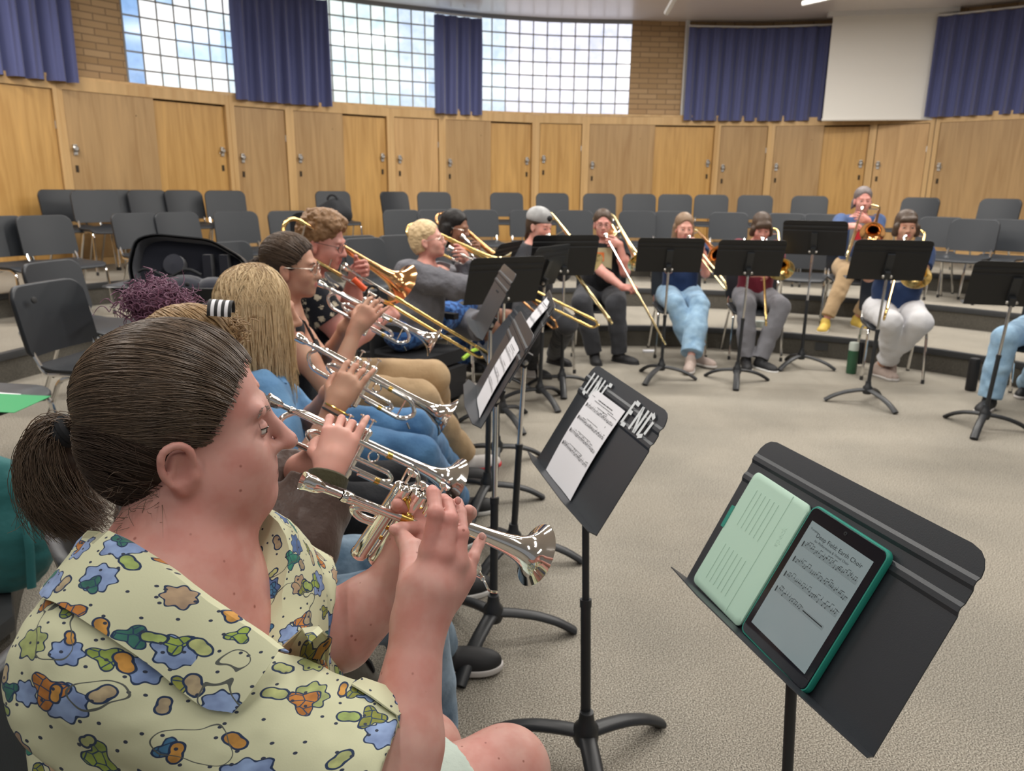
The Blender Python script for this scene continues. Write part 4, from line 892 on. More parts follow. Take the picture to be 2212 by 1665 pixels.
# ---------------------------------------------------------------- instruments
def basis(x,z):
    x=Vector(x).normalized(); z=Vector(z); z=(z-x*z.dot(x)).normalized(); y=z.cross(x); return x,y,z
def trumpet(mp,bell,upv,label,L=.48,rb=.0615,piccolo=False,press=(0,0,0),mt='silver',slidemt='silver'):
    """mp mouthpiece rim, bell: bell mouth centre; local x to the bell, z valve tops, y left"""
    mp=Vector(mp); x,y,z=basis(Vector(bell)-mp,upv); L=(Vector(bell)-mp).length
    t=thing('trumpet' if not piccolo else 'piccolo_trumpet',tuple(mp.lerp(Vector(bell),.5)),label,'trumpet'); k=L/.48
    def P(a,b,c): return mp+x*a+y*b+z*c
    mm=M[mt]
    g=G(); g.lathe([(.0082,.012),(.0125,.002),(.0136,.0),(.0139,.003),(.0125,.008),(.0122,.016),(.0105,.026),(.0065,.033),(.0058,.037),(.0052,.075)],mp,x,24); g.out('mouthpiece',mm,t)
    if piccolo:
        g=G(); g.lathe([(.0075,.062),(.0088,.064),(.0088,.078),(.0072,.08),(.0068,.14),(.0068,.16)],mp,x,20); g.tube([P(.15,0,0),P(.235*L/.36,0,-.002)],.0062,16); g.out('leadpipe',mm,t)
        g=G(); g.lathe([(.0071,.158),(.0071,.178)],mp,x,20); g.out('gold_ferrule',M['gold'],t)
        by=.036; bz=.004; prof=[]
        Lb=L*.62
        for i in range(40):
            s=i/39; X=L-Lb+Lb*s; r=.0062+.0065*s+(rb-.0237)*math.exp(-(1-s)*Lb/.015)+.011*math.exp(-(1-s)*Lb/.075); prof.append((r,X))
        g=G(); o=P(0,by,bz)
        g.lathe(prof+[(rb+.0012,L+.001),(rb,L+.002),(rb-.0012,L+.0005)]+[(r-.001,X) for r,X in prof[::-1][1:]],o,x,48); g.out('bell',mm,t)
        vx=[.122*L/.36+.0285*i for i in range(4)]
        vs=[(a,-.0 if i<3 else .0) for i,a in enumerate(vx[:3])]
        for i,(a,b) in enumerate(vs):
            pz=.012*press[i]
            g=G(); g.lathe([(.001,-.100),(.0112,-.100),(.0136,-.097),(.0136,-.090),(.0125,-.088),(.0125,.028),(.0136,.029),(.0138,.040),(.010,.044),(.004,.045)],P(a,.018,0),z,20); g.out('valve_casing',mm,t)
            g=G(); g.lathe([(.0022,.04),(.0022,.064-pz),(.0085,.0645-pz),(.0092,.067-pz),(.0085,.070-pz),(.001,.0708-pz)],P(a,.018,0),z,16); g.out('valve_button',mm,t)
        g=G()
        # first-valve slide towards the player, tuning slide ahead
        g.tube(fillet([P(vx[0],.018,-.014),P(vx[0]-.034,.018,-.014),P(vx[0]-.052,.018,-.024),P(vx[0]-.034,.018,-.034),P(vx[0],.018,-.034)],.02,5),.0068,14); g.out('valve_slide',mm,t)
        g=G(); g.tube(fillet([P(vx[2],.018,-.040),P(L*.77,.018,-.040),P(L*.80,.018,-.050),P(L*.77,.018,-.060),P(vx[2],.018,-.060)],.016,6),.0062,14); g.tube(fillet([P(L*.80,.018,-.05),P(L*.83,-.024,-.054),P(L*.85,-.03,-.046)],.01,3),.0022,6); g.ball(P(L*.835,.018,-.062),.0045,6); g.tube([P(L*.79,.018,-.06),P(L*.835,.018,-.062)],.002,6); g.out('tuning_slide',mm,t)
        g=G()
        for zz in (-.040,-.060): g=G(); g.tube([P(L*.70,.018,zz),P(L*.745,.018,zz)],.0066,14); g.out('gold_slide_leg',M['gold'],t)
        g=G()
        g.tube([P(vx[0]+.012,.010,.026),P(vx[2],.010,-.02)],.004,8); g.out('gold_slide_leg',M['gold'],t)
        g=G(); g.tube(arc(P(vx[2]+.035,.030,.020),.011,0,360,x,z,16),.0022,8); g.out('finger_hook',mm,t)
        g=G(); 
        for (a,b) in ((vx[0],vx[1]),(vx[1],vx[2])):
            for zz in (-.055,-.035,.015): g.tube([P(a,.018,zz),P(b,.018,zz)],.0035,8)
        g.out('knuckle',M['gold'],t); return t,P
    # standard trumpet
    dz=-.062*k; yb=.026*k
    g=G(); g.lathe([(.0072,.05),(.0078,.052),(.0078,.06),(.0064,.062),(.0060,.33*k)],mp,x,14); g.out('leadpipe',mm,t)
    g=G(); xs=.30*k; g.tube(fillet([P(xs,0,0),P(.365*k,0,0),P(.395*k,0,dz*.5),P(.365*k,0,dz),P(.25*k,0,dz)],.045,7),.0066,12)
    g.tube([P(.35*k,0,-.005),P(.35*k,0,dz)],.0022,6); g.tube([P(.385*k,0,dz),P(.40*k,0,dz-.012)],.003,6); g.out('tuning_slide',mm,t)
    g=G()
    for zz in (0,dz): g=G(); g.tube([P(.29*k,0,zz),P(.302*k,0,zz)],.0078,12); g.out('ferrule',M['gold'],t)
    # bell tube: bow at the back, then forward to the flare
    g=G(); path=fillet([P(.215*k,yb*.6,dz),P(.075*k,yb,dz),P(.045*k,yb,dz*.5),P(.075*k,yb,.004),P(.13*k,yb,.004)],.04,7); g.tube(path,.0062,12); g.out('bell_bow',mm,t)
    g=G(); prof=[]; X0=.125*k; Lb=L-X0
    for i in range(44):
        s=i/43; X=X0+Lb*s; q=(1-s)*Lb; r=.0062+.0045*s+(rb-.017)*math.exp(-q/.022)+.0063*math.exp(-q/.085); prof.append((r,X))
    o=mp+y*yb+z*.004; g.lathe(prof+[(rb+.001,L+.001),(rb-.001,L+.001)]+[(r-.0009,X) for r,X in prof[::-1][1:]],o,x,40); g.out('bell',mm,t)
    vx=[.178*k+.0255*k*i for i in range(3)]
    for i,a in enumerate(vx):
        g=G(); yy=yb*.45; g.lathe([(.001,-.098*k),(.008,-.098*k),(.0115,-.094*k),(.0115,-.088*k),(.0102,-.087*k),(.0102,.020*k),(.0115,.021*k),(.0115,.029*k),(.008,.033*k),(.003,.034*k)],P(a,yy,0),z,18); g.out('valve_casing',mm,t)
        g=G(); pz=.012*press[i]; g.lathe([(.002,.03*k),(.002,.052*k-pz),(.0075,.053*k-pz),(.0078,.056*k-pz),(.001,.0575*k-pz)],P(a,yy,0),z,12); g.out('valve_button',mm,t)
    g=G(); yy=yb*.45
    g.tube(fillet([P(vx[0],yy,-.02*k),P(.125*k,yy,-.02*k),P(.108*k,yy,-.03*k),P(.125*k,yy,-.042*k),P(vx[0],yy,-.042*k)],.015,4),.0056,10)
    g.tube(fillet([P(vx[2],yy*.2,-.035*k),P(.315*k,yy*.2,-.035*k),P(.33*k,yy*.2,-.047*k),P(.315*k,yy*.2,-.058*k),P(vx[2],yy*.2,-.058*k)],.012,4),.0056,10)
    g.tube(arc(P(.262*k,-.004,-.015*k),.012,0,360,x,z,12),.002,6); g.tube(arc(P(.225*k,yb*.4,-.072*k),.014,0,360,x,z,12),.002,6)
    for a in (.13*k,.30*k): g.tube([P(a,0,0),P(a,yb,.004)],.0022,6)
    g.out('valve_slide',mm,t)
    return t,P
def trombone(mp,end,bellv,label,ext=.12,mt='brass',bellmt=None,rb=.108,fatt=False,Lsl=None):
    """mp mouthpiece, end: middle of the slide crook, bellv: from the slide towards the bell side"""
    mp=Vector(mp); x,y,z=basis(Vector(end)-mp,bellv); L=(Vector(end)-mp).length
    # z: bell side direction ; y: across the slide pair
    t=thing('trombone',tuple(mp.lerp(Vector(end),.4)),label,'trombone'); mm=M[mt]; bm=M[bellmt or mt]
    def P(a,b,c): return mp+x*a+y*b+z*c
    g=G(); g.lathe([(.010,.016),(.018,.002),(.0195,.0),(.020,.004),(.017,.014),(.0155,.028),(.008,.04),(.0065,.085)],mp,x,20); g.out('mouthpiece',M['silver'],t)
    w=.082; x0=.10
    g=G()
    for b in (0,w): g.tube([P(x0-.03,b,0),P(L-.12,b,0)],.0068,10)
    for b in (0,w): g.tube([P(x0-.05,b,0),P(x0+.02,b,0)],.0095,10)
    g.tube([P(x0,0,0),P(x0,w,0)],.006,8); g.out('inner_slide',M['silver'],t)
    g=G(); xo=max(x0+.05+ext,L-.72)
    path=[P(xo,0,0),P(L-.045,0,0)]+arc(P(L-.045,w/2,0),w/2,-90,90,x,y,10)+[P(L-.045,w,0),P(xo,w,0)]
    g.tube(path,.0082,10); g.tube([P(xo+.02,0,0),P(xo+.02,w,0)],.007,8)
    for b in (0,w): g.tube([P(xo,b,0),P(xo+.05,b,0)],.0105,10); g.tube([P(L-.13,b,0),P(L-.05,b,0)],.0098,10)
    g.ball(P(L+.006,w*.35,0),.007,6); g.out('outer_slide',mm,t)
    # bell section: from the lower slide tube back past the player, round, forward to the flare
    hz=.14; xb=-.27; yb=w
    g=G(); path=[P(x0-.04,yb,0),P(-.05,yb,.0),P(xb+.055,yb,.0)]+arc(P(xb+.055,yb,hz/2),hz/2,-90,-270,x,z,12)[1:]+[P(xb+.09,yb,hz)]
    path2=[P(xb+.05,yb,hz),P(.0,yb,hz)]
    g.tube(path,[.0088]*3+[.0095]*12+[.0105],12); g.out('tuning_slide',mm,t)
    g=G(); X1=.39; prof=[]; X0=xb+.08; Lb=X1-X0
    for i in range(48):
        s=i/47; q=(1-s)*Lb; r=.0105+.010*s+(rb-.046)*math.exp(-q/.030)+.0255*math.exp(-q/.12); prof.append((r,X0+Lb*s))
    o=mp+y*yb+z*hz; g.lathe(prof+[(rb+.0015,X1+.001),(rb-.001,X1+.0015)]+[(r-.0012,X) for r,X in prof[::-1][1:]],o,x,44); g.out('bell',bm,t)
    for q_ in (-.02,xb+.08): g=G(); g.tube([P(q_,yb,0),P(q_,yb,hz)],.005,8); g.out('brace',M['silver'],t)
    if fatt:
        g=G(); g.tube(fillet([P(-.04,yb,.02),P(-.12,yb-.03,.03),P(-.16,yb-.03,.06),P(-.12,yb-.03,.09),P(-.0,yb-.02,.09),P(.02,yb-.02,.06),P(-.04,yb,.05)],.03,5),.0085,10)
        g.lathe([(.001,-.03),(.03,-.03),(.032,-.015),(.032,.015),(.026,.03),(.001,.03)],P(-.03,yb,.055),y,18); g.out('rotor_valve',mm,t)
    return t,P
# ---------------------------------------------------------------- who plays
H_={'blond':hairmat('blond_hair',(.85,.67,.42),(.58,.41,.22)),'dbrown':hairmat('dark_brown_hair',(.06,.037,.026),(.028,.018,.013)),'brown':hairmat('brown_hair',(.115,.075,.05),(.05,.032,.022)),'brown0':hairmat('brown_swept_hair',(.16,.108,.072),(.036,.023,.016),.36,60,.6),
 'black':hairmat('black_hair',(.02,.016,.015),(.006,.005,.005)),'red':hairmat('sandy_hair',(.38,.22,.11),(.16,.085,.04)),'purple':hairmat('purple_hair',(.30,.14,.22),(.09,.04,.075)),'honey':hairmat('honey_hair',(.44,.29,.15),(.20,.12,.055)),'dblond':hairmat('dark_blond_hair',(.33,.22,.14),(.17,.11,.07)),'ash':hairmat('ash_hair',(.23,.19,.18),(.12,.10,.10))}
FB={'navy':fabric('navy_cotton',(.025,.05,.13)),'ljeans':fabric('light_denim',(.33,.50,.66),noise=(14,(.22,.36,.52),.35,.65)),'jeans':fabric('blue_denim',(.10,.23,.42),noise=(10,(.06,.15,.30),.35,.65)),'rjeans':fabric('faded_denim',(.24,.33,.42),noise=(7,(.07,.12,.18),.40,.60)),
 'khaki':fabric('khaki_cotton',(.45,.315,.18)),'blackc':fabric('black_cotton',(.012,.013,.016)),'dgrey':fabric('dark_grey_cotton',(.05,.052,.06)),'grey':fabric('grey_cotton',(.19,.19,.21)),'maroon':fabric('maroon_cotton',(.16,.02,.035)),
 'leather':fabric('brown_leather',(.075,.048,.04),.38,bump=(18,.7,.012)),'denimsh':fabric('denim_shirt',(.15,.31,.52),noise=(9,(.09,.21,.40),.35,.65)),'white':fabric('off_white_cotton',(.66,.66,.68)),'greyh':fabric('grey_puffer',(.15,.15,.17),.6,bump=(16,.9,.02)),'mint':fabric('pale_mint_cotton',(.52,.60,.54)),
 'ggrey':fabric('heather_grey',(.24,.26,.27)),'blueR':fabric('blue_sleeves',(.06,.10,.22))}
def floral():
    m=fabric('black_floral_cotton',(.012,.014,.02)); nt=m.node_tree; b=nt.nodes['Principled BSDF']; L=nt.links.new
    tc=nt.nodes.new('ShaderNodeTexCoord'); n=nt.nodes.new('ShaderNodeTexNoise'); n.inputs['Scale'].default_value=60; n.inputs['Detail'].default_value=3; n.inputs['Distortion'].default_value=1.5; L(tc.outputs['Object'],n.inputs['Vector'])
    v=nt.nodes.new('ShaderNodeTexVoronoi'); v.inputs['Scale'].default_value=24; L(tc.outputs['Object'],v.inputs['Vector'])
    mt=nt.nodes.new('ShaderNodeMath'); mt.operation='MULTIPLY_ADD'; mt.inputs[1].default_value=.8; L(n.outputs[0],mt.inputs[0]); L(v.outputs['Distance'],mt.inputs[2])
    L(ramp(nt,mt.outputs[0],[(.70,(.45,.40,.30)),(.745,(.30,.26,.2)),(.755,(.010,.012,.018))],'LINEAR'),b.inputs['Base Color']); return m
FB['floral']=floral()
def flannel():
    m=fabric('blue_flannel',(.03,.09,.3)); nt=m.node_tree; b=nt.nodes['Principled BSDF']; L=nt.links.new
    tc=nt.nodes.new('ShaderNodeTexCoord'); n=nt.nodes.new('ShaderNodeTexChecker'); n.inputs['Scale'].default_value=22; n.inputs['Color1'].default_value=(.02,.06,.20,1); n.inputs['Color2'].default_value=(.06,.17,.46,1)
    L(tc.outputs['Object'],n.inputs['Vector']); L(n.outputs[0],b.inputs['Base Color']); return m
FB['flannel']=flannel()
M['gframe']=mat('glasses_frame',(.05,.02,.02),.3); M['gmetal']=mat('wire_frame',(.5,.45,.4),.25,1); M['red']=mat('red_rubber',(.55,.02,.03),.5); M['shw']=mat('white_shoe',(.6,.57,.55),.6); M['shb']=mat('black_shoe',(.012,.012,.014),.6); M['shy']=mat('yellow_shoe',(.65,.45,.08),.6); M['shbeige']=mat('beige_shoe',(.42,.33,.29),.7); M['orange']=mat('orange_rubber',(.8,.10,.02),.5)
def hairpr(I,prims):   # prims in head coordinates -> world
    c,Mh,s=I['hc'],I['Mh'],I['hs']; o=[]
    for p in prims:
        if p[0]=='e':
            M2=Mh if len(p)<=5 or p[5] is None else Mh@p[5]
            o.append(('e',c+Mh@(N3(p[1])*s),N3(p[2])*s,M2,p[3],p[4]))
        else: o.append(('c',c+Mh@(N3(p[1])*s),c+Mh@(N3(p[2])*s),p[3]*s,p[4]*s,p[5],p[6] if len(p)>6 else 'u'))
    return o
def hair(I,root,mt,style='short',h=.005,extra=[],amp=.003,sc=70,face=True):
    P=[('e',(0,-.022,.052),(.083,.103,.087),.02,'u'),('e',(0,-.05,.0),(.078,.075,.09),.02,'u')]
    if style=='long': P+=[('c',(-.065,-.03,0),(-.075,-.03,-.18),.035,.03,.02),('c',(.065,-.03,0),(.075,-.03,-.18),.035,.03,.02),('c',(0,-.07,0),(0,-.075,-.2),.06,.05,.03)]
    if style=='mop': P+=[('c',(-.07,.03,.0),(-.075,.01,-.05),.03,.03,.02),('c',(.07,.03,.0),(.075,.01,-.05),.03,.03,.02),('c',(-.04,.075,.062),(.045,.08,.058),.022,.02,.02),('e',(0,-.06,-.02),(.08,.06,.07),.02,'u')]
    if style=='curly': P+=[('c',(-.04,.06,.085),(.04,.06,.085),.03,.03,.02),('e',(0,.0,.10),(.07,.085,.05),.02,'u')]
    P+=extra
    if face:
        if style=='mop': P+=[('e',(0,.125,-.045),(.060,.085,.082),.01,'s')]
        else: P+=[('e',(0,.125,-.035),(.076,.098,.128),.012,'s'),('c',(-.09,.02,-.03),(.09,.02,-.03),.033,.033,.012,'s') if style in('short','curly') else ('e',(0,.125,-.04),(.07,.1,.128),.01,'s')]
        if style in('short','curly'): P+=[('e',(0,.02,-.12),(.12,.13,.075),.012,'s')]
    d=(lambda Q: amp*(vnoise(Q*N3((1,1,.6)),sc,3)+.7*vnoise(Q,sc*2,5))) if amp else None
    return sdobj('hair',hairpr(I,P),h,mt,root,0,d)
def lap(a,b,t): return N3(a)*(1-t)+N3(b)*t
def tromb_player(label,seat,hc,fwd,mp,end,bellv,o,tlabel,ext=.1,mt='brass',bellmt=None,fatt=False,up=(0,0,1)):
    """the arms reach for the instrument: left hand at the brace, right hand on the slide"""
    mp=Vector(mp); t,P=trombone(mp,end,bellv,tlabel,ext,mt,bellmt,fatt=fatt)
    L=(Vector(end)-mp).length; x0=.10; xo=max(x0+.05+ext,L-.72); f=N3((math.cos(R(seat[3])),math.sin(R(seat[3])),0)); l=N3((-f[1],f[0],0))
    x=N3(Vector(end)-mp); x/=np.linalg.norm(x)
    wl=N3(P(x0+.015,.075,.065)); dl=nrm(-l*.85+f*.55+N3((0,0,.2))); nl=nrm(l*.6+f*.6); 
    wr=N3(P(xo+.01,.05,-.085)); dr=nrm(l*.75+f*.55+N3((0,0,.1))); nr=nrm(-l*.3+f*.5+N3((0,0,.75)))
    arms={'l':(wl,dl,nl,(.75,.8,.85,.9),{'hint':N3((0,0,-1))+l*.25}),'r':(wr,dr,nr,(.9,.95,1.,1.),{'hint':N3((0,0,-1))-l*.5})}
    r,I=person(label,seat,(hc,fwd,up),arms,o); return r,I,P
def auto(hcpx,d,yaw,z0,back=.06): # head from pixel, seat under it
    c=N3(A(hcpx[0],hcpx[1],d)); f=N3((math.cos(R(yaw)),math.sin(R(yaw)),0)); s=c-f*back; return c,(s[0],s[1],z0,yaw),f
def seated_chair(seat,label): 
    f=Vector((math.cos(R(seat[3])),math.sin(R(seat[3])),0)); return chair(Vector((seat[0],seat[1],seat[2]))+f*.06,label,rz=R(seat[3]-90),group='band chairs in use by the players')
far=[]
# woman with glasses, black shirt
c,s,f=auto((1302,484),6.95,262,0); mp=A(1308,507,6.86); end=A(1434,738,6.15)
kn={'r':Z(1300,640,.56),'l':Z(1375,645,.56)}; an={'r':Z(1285,762,.08),'l':Z(1338,762,.08)}
r,I,_=tromb_player('person in black graphic shirt and glasses, long trombone slide pointing down right',s,c,f+N3((.1,0,-.05)),mp,end,(.8,0,.6),dict(h=.0065,shirt=FB['blackc'],pants=FB['dgrey'],shoe=M['shb'],sole=M['shb'],glasses=M['gframe'],girth=1.15,arm=1.15,leg=1.15,skin='pink',ankles=an,sleeve=.45,brow=H_['brown'],toes={'l':(.75,-.6,0),'r':(.05,-1,0)}),'brass trombone with valve tubing played by the person in black','.1' and .1,'pbrass',fatt=True)
hair(I,r,H_['brown'],'short',.006,[('c',(0,-.1,-.02),(0,-.12,-.1),.03,.02,.02)],.001)
seated_chair(s,'chair under the person in black graphic shirt')
M['orange_print']=mat('printed_orange',(.75,.2,.05),.7); M['green_print']=mat('printed_green',(.25,.45,.06),.7); M['cream_print']=mat('printed_cream',(.50,.45,.28),.7)
def decal(I,root,u0,u1,v0,v1,mt,name,off=.012,girth=1.,lay=0,blob=False):
    """print lying on the front of a shirt, in chest coordinates"""
    ls,up,ft=I['ls'],I['up'],I['ft']; ch=I['pelv']; g=G(); Lt=np.linalg.norm(I['nb']-I['pelv'])
    n=7; grid=[]
    for i in range(n):
        row=[]
        for j in range(n):
            u=u0+(u1-u0)*i/(n-1); v=v0+(v1-v0)*j/(n-1)
            x=.158*girth*math.sqrt(max(.05,1-(u/(.19*girth))**2)) 
            row.append(tuple(ch+ls*u+up*v+ft*(x*.80+off+lay)))
        grid.append(row)
    g.sheet(grid); return g.out(name,mt,root)
decal(I,r,-.10,.10,.20,.42,M['cream_print'],'shirt_print',.012,1.1); decal(I,r,-.04,.03,.30,.38,M['orange_print'],'shirt_print',.012,1.1,.003); decal(I,r,-.10,-.03,.20,.27,M['green_print'],'shirt_print',.012,1.1,.003)
# capped player
c,s,f=auto((1166,488),6.1,318,0); mp=A(1184,508,6.02); end=A(1320,692,5.55)
kn={'r':Z(1150,700,.52),'l':Z(1225,700,.52)}; an={'r':Z(1150,790,.08),'l':Z(1196,765,.08)}
r,I,_=tromb_player('person wearing a backwards grey cap and dark grey shirt',s,c,nrm(f+N3((0,0,-.2))),mp,end,(.7,.3,.7),dict(h=.0065,shirt=FB['dgrey'],pants=FB['dgrey'],shoe=M['shb'],sole=M['shb'],skin='fair',knees=kn,ankles=an,sleeve=1.8),'trombone held by the capped player, slide past the black stand',.1,'pbrass')
hair(I,r,H_['brown'],'short',.006,[('c',(0,-.09,-.02),(0,-.1,-.12),.035,.03,.02)],.001)
M['cap']=mat('cap_cloth',(.42,.42,.42),.9,noise=(12,(.30,.30,.30),.4,.6))
cap=sdobj('cap',hairpr(I,[('e',(0,-.02,.066),(.092,.112,.085),.01,'u'),('e',(0,-.01,-.02),(.2,.2,.062),.01,'s')]),.005,M['cap'],r)
sdobj('cap_strap_gap',hairpr(I,[('e',(0,.083,.078),(.03,.022,.024),.01,'u')]),.004,M['black'],cap)
seated_chair(s,'chair under the capped player')
# dark haired player with glasses
c,s,f=auto((984,492),5.75,340,0); mp=A(997,509,5.66); end=A(1206,700,5.5)
kn={'r':Z(1062,712,.52),'l':Z(1098,688,.52)}; an={'r':Z(1075,790,.08),'l':Z(1118,790,.08)}
s=(s[0],s[1],0,345)
r,I,_=tromb_player('person with shoulder-length dark hair, glasses and grey shorts',s,c,nrm(f+N3((0,0,-.2))),mp,end,(.2,.8,.7),dict(h=.0065,shirt=FB['dgrey'],pants=FB['grey'],plen=.45,bare=True,shoe=M['shw'],sole=M['white'],skin='brown',knees=kn,ankles=an,sleeve=.5,glasses=M['gmetal'],arm=1.1,leg=1.1),'rose brass trombone of the dark-haired player',.1,'rosebr')
hair(I,r,H_['black'],'long',.006,[('e',(0,-.05,-.06),(.095,.06,.10),.03,'u')],.002,30)
for ob in r.children:
    if ob.name.startswith('body'): ob.data.materials[0]=SK['brown']
seated_chair(s,'chair under the dark-haired player in shorts')
# woman in light jeans
c,s,f=auto((1478,492),6.95,268,0); mp=A(1487,511,6.86); end=A(1567,610,6.05)
kn={'r':Z(1445,625,.57),'l':Z(1512,628,.57)}; an={'r':Z(1508,765,.10),'l':Z(1492,776,.10)}
r,I,_=tromb_player('person with long straight hair, navy top and wide light jeans',s,c,nrm(f+N3((.05,0,-.12))),mp,end,(1,0,.35),dict(h=.0065,shirt=FB['navy'],pants=FB['ljeans'],flare=1.25,pw=1.25,plen=.90,ksp=.11,shoe=M['shbeige'],sole=M['shw'],skin='fair',ankles=an,sleeve=.12,bust=True,vneck=.9,neckz=-.0,toes={'l':(-.3,-.9,0),'r':(.6,-.8,0)}),'trombone of the player in light jeans, orange brass bell',.08,'pbrass','rosebr')
hair(I,r,H_['dblond'],'long',.006,[],.0015,25)
seated_chair(s,'chair under the player in wide light jeans')
# maroon shirt
c,s,f=auto((1645,492),6.9,264,0); mp=A(1647,514,6.8); end=A(1655,690,5.95)
kn={'r':Z(1608,648,.55),'l':Z(1682,655,.55)}; an={'r':Z(1612,772,.08),'l':Z(1643,775,.08)}
r,I,_=tromb_player('person with brown hair over the eyes, maroon shirt, grey trousers',s,c,nrm(f+N3((0,0,-.35))),mp,end,(1,0,.25),dict(h=.0065,shirt=FB['maroon'],pants=FB['grey'],shoe=M['shb'],sole=M['white'],skin='pink',ankles=an,sleeve=.5,arm=1.1,flare=1.1,toes={'l':(.45,-.9,0),'r':(-.2,-1,0)}),'trombone of the maroon-shirted player, slide pointing at the camera',.12,'brass')
hair(I,r,H_['brown'],'mop',.006,[('c',(-.05,.075,.045),(.05,.08,.04),.024,.022,.02)],.002,30)
seated_chair(s,'chair under the maroon-shirted player')
# raglan shirt, on the first riser
c,s,f=auto((1864,433),7.55,258,.2); mp=A(1863,449,7.45); end=A(1830,548,6.7)
kn={'r':Z(1795,600,.80),'l':Z(1862,612,.78)}; an={'r':Z(1783,695,.28),'l':Z(1851,688,.28)}
r,I,_=tromb_player('person in blue-sleeved grey shirt and khaki trousers on the riser',s,c,nrm(f+N3((0,0,-.05))),mp,end,(1,0,.15),dict(h=.0065,shirt=FB['ggrey'],pants=FB['khaki'],shoe=M['shy'],sole=M['shw'],skin='pink',ankles=an,sleeve=1.6,plen=.88,jacket=None,arm=1.1,toes={'r':(-.5,-.8,0),'l':(.1,-1,0)}) if False else dict(h=.0065,shirt=FB['blueR'],pants=FB['khaki'],shoe=M['shy'],sole=M['shw'],skin='pink',ankles=an,sleeve=1.6,plen=.88,arm=1.1,toes={'r':(-.5,-.8,0),'l':(.1,-1,0)}),'trombone with copper bell played on the riser',.1,'pbrass','rosebr')
hair(I,r,H_['ash'],'short',.006,[('c',(-.07,-.05,-.02),(-.075,-.05,-.13),.025,.02,.02),('c',(.07,-.05,-.02),(.075,-.05,-.13),.025,.02,.02),('c',(0,-.09,-.02),(0,-.1,-.13),.04,.03,.03)],.001)
decal(I,r,-.10,.10,.06,.44,FB['ggrey'],'grey_shirt_front',.014,1.0); decal(I,r,-.07,.08,.27,.36,M['red'],'chest_print',.018,1.0)
seated_chair(s,'chair on the riser under the player in khaki trousers')
# navy t-shirt, white trousers
c,s,f=auto((1957,490),6.15,256,0); mp=A(1955,512,6.05); end=A(1914,676,5.4)
kn={'r':Z(1885,660,.56),'l':Z(1980,672,.56)}; an={'r':Z(1925,790,.09),'l':Z(1900,790,.09)}
r,I,_=tromb_player('person with mop of brown hair, navy t-shirt and white trousers',s,c,nrm(f+N3((0,0,-.02))),mp,end,(1,0,.1),dict(h=.0065,shirt=FB['navy'],pants=FB['white'],shoe=M['shbeige'],sole=M['shw'],skin='tan',ankles=an,sleeve=.5,arm=1.25,girth=1.2,leg=1.2,pw=1.08,plen=.86,ksp=.11,toes={'l':(.35,-.9,0),'r':(-.4,-.9,0)}),'silver and brass trombone of the white-trousered player',.1,'brass')
hair(I,r,H_['brown'],'mop',.006,[],.002,30)
decal(I,r,-.08,.08,.22,.245,M['chalk'],'shirt_print',.02,1.15)
seated_chair(s,'chair under the white-trousered player')
# at the right edge
s=(3.86,5.46,0,222); f=N3((math.cos(R(222)),math.sin(R(222)),0)); c=N3((s[0],s[1],1.2))+f*.05
kn={'r':Z(2180,690,.55),'l':Z(2235,745,.55)}; an={'r':Z(2138,845,.09),'l':Z(2215,828,.09)}
l=N3((-f[1],f[0],0))
r,I=person('person in light blue jeans cut by the right edge of the photo',s,(c,f,(0,0,1)),{'l':(c+f*.35+l*.1-N3((0,0,.3)),-l*.5+f*.6,(0,0,1),(.6,.6,.6,.6)),'r':(c+f*.33-l*.12-N3((0,0,.3)),l*.5+f*.6,(0,0,1),(.6,.6,.6,.6))},dict(h=.008,shirt=FB['dgrey'],pants=FB['ljeans'],flare=1.1,pw=1.2,shoe=M['shb'],sole=M['shw'],ankles={'r':Z(2138,858,.09),'l':Z(2222,828,.09)},sleeve=.5))
hair(I,r,H_['brown'],'short',.007); seated_chair(s,'chair at the right edge under the player in light jeans')
# ------------ the blond player in the power wheelchair
c,s,f=auto((925,520),4.95,332,0); mp=A(968,535,4.9); end=A(1296,697,5.1); s=(c[0]-.12,c[1]+.02,.02,330)
kn={'r':Z(990,672,.62),'l':Z(1020,655,.62)}; an={'r':Z(1000,775,.18),'l':Z(1040,760,.18)}
r,I,_=tromb_player('blond person with glasses leaning back in a grey padded jacket',s,c,nrm((.93,-.12,.18)),mp,end,(.1,.75,.75),dict(h=.006,shirt=FB['greyh'],pants=FB['flannel'],shoe=M['shb'],sole=M['shb'],skin='fair',knees=kn,ankles=an,sleeve=1.85,arm=1.25,girth=1.15,leg=1.1,wr=.014,glasses=M['gmetal'],sr=1.3),'pale brass trombone of the blond player, slide reaching right',.12,'brass',up=(-.15,0,1))
hair(I,r,H_['blond'],'short',.004,[],.004,52)
wc=thing('power_wheelchair',(s[0],s[1],0),'black power wheelchair under the blond player','wheelchair')
W0=Vector((s[0],s[1],0)); fx=Vector((math.cos(R(330)),math.sin(R(330)),0)); lx=Vector((-fx.y,fx.x,0)); Mx=Matrix((fx,lx,Vector((0,0,1)))).transposed()
g=G(); g.box(W0+Vector((0,0,.40)),(.52,.5,.09),Mx); g.out('seat_cushion',M['black'],wc)
g=G(); g.box(W0-fx*.25+Vector((0,0,.62)),(.08,.42,.42),Mx); g.out('backrest',M['black'],wc)
g=G(); g.box(W0+Vector((0,0,.24)),(.6,.4,.2),Mx); g.out('motor_base',M['shb'],wc)
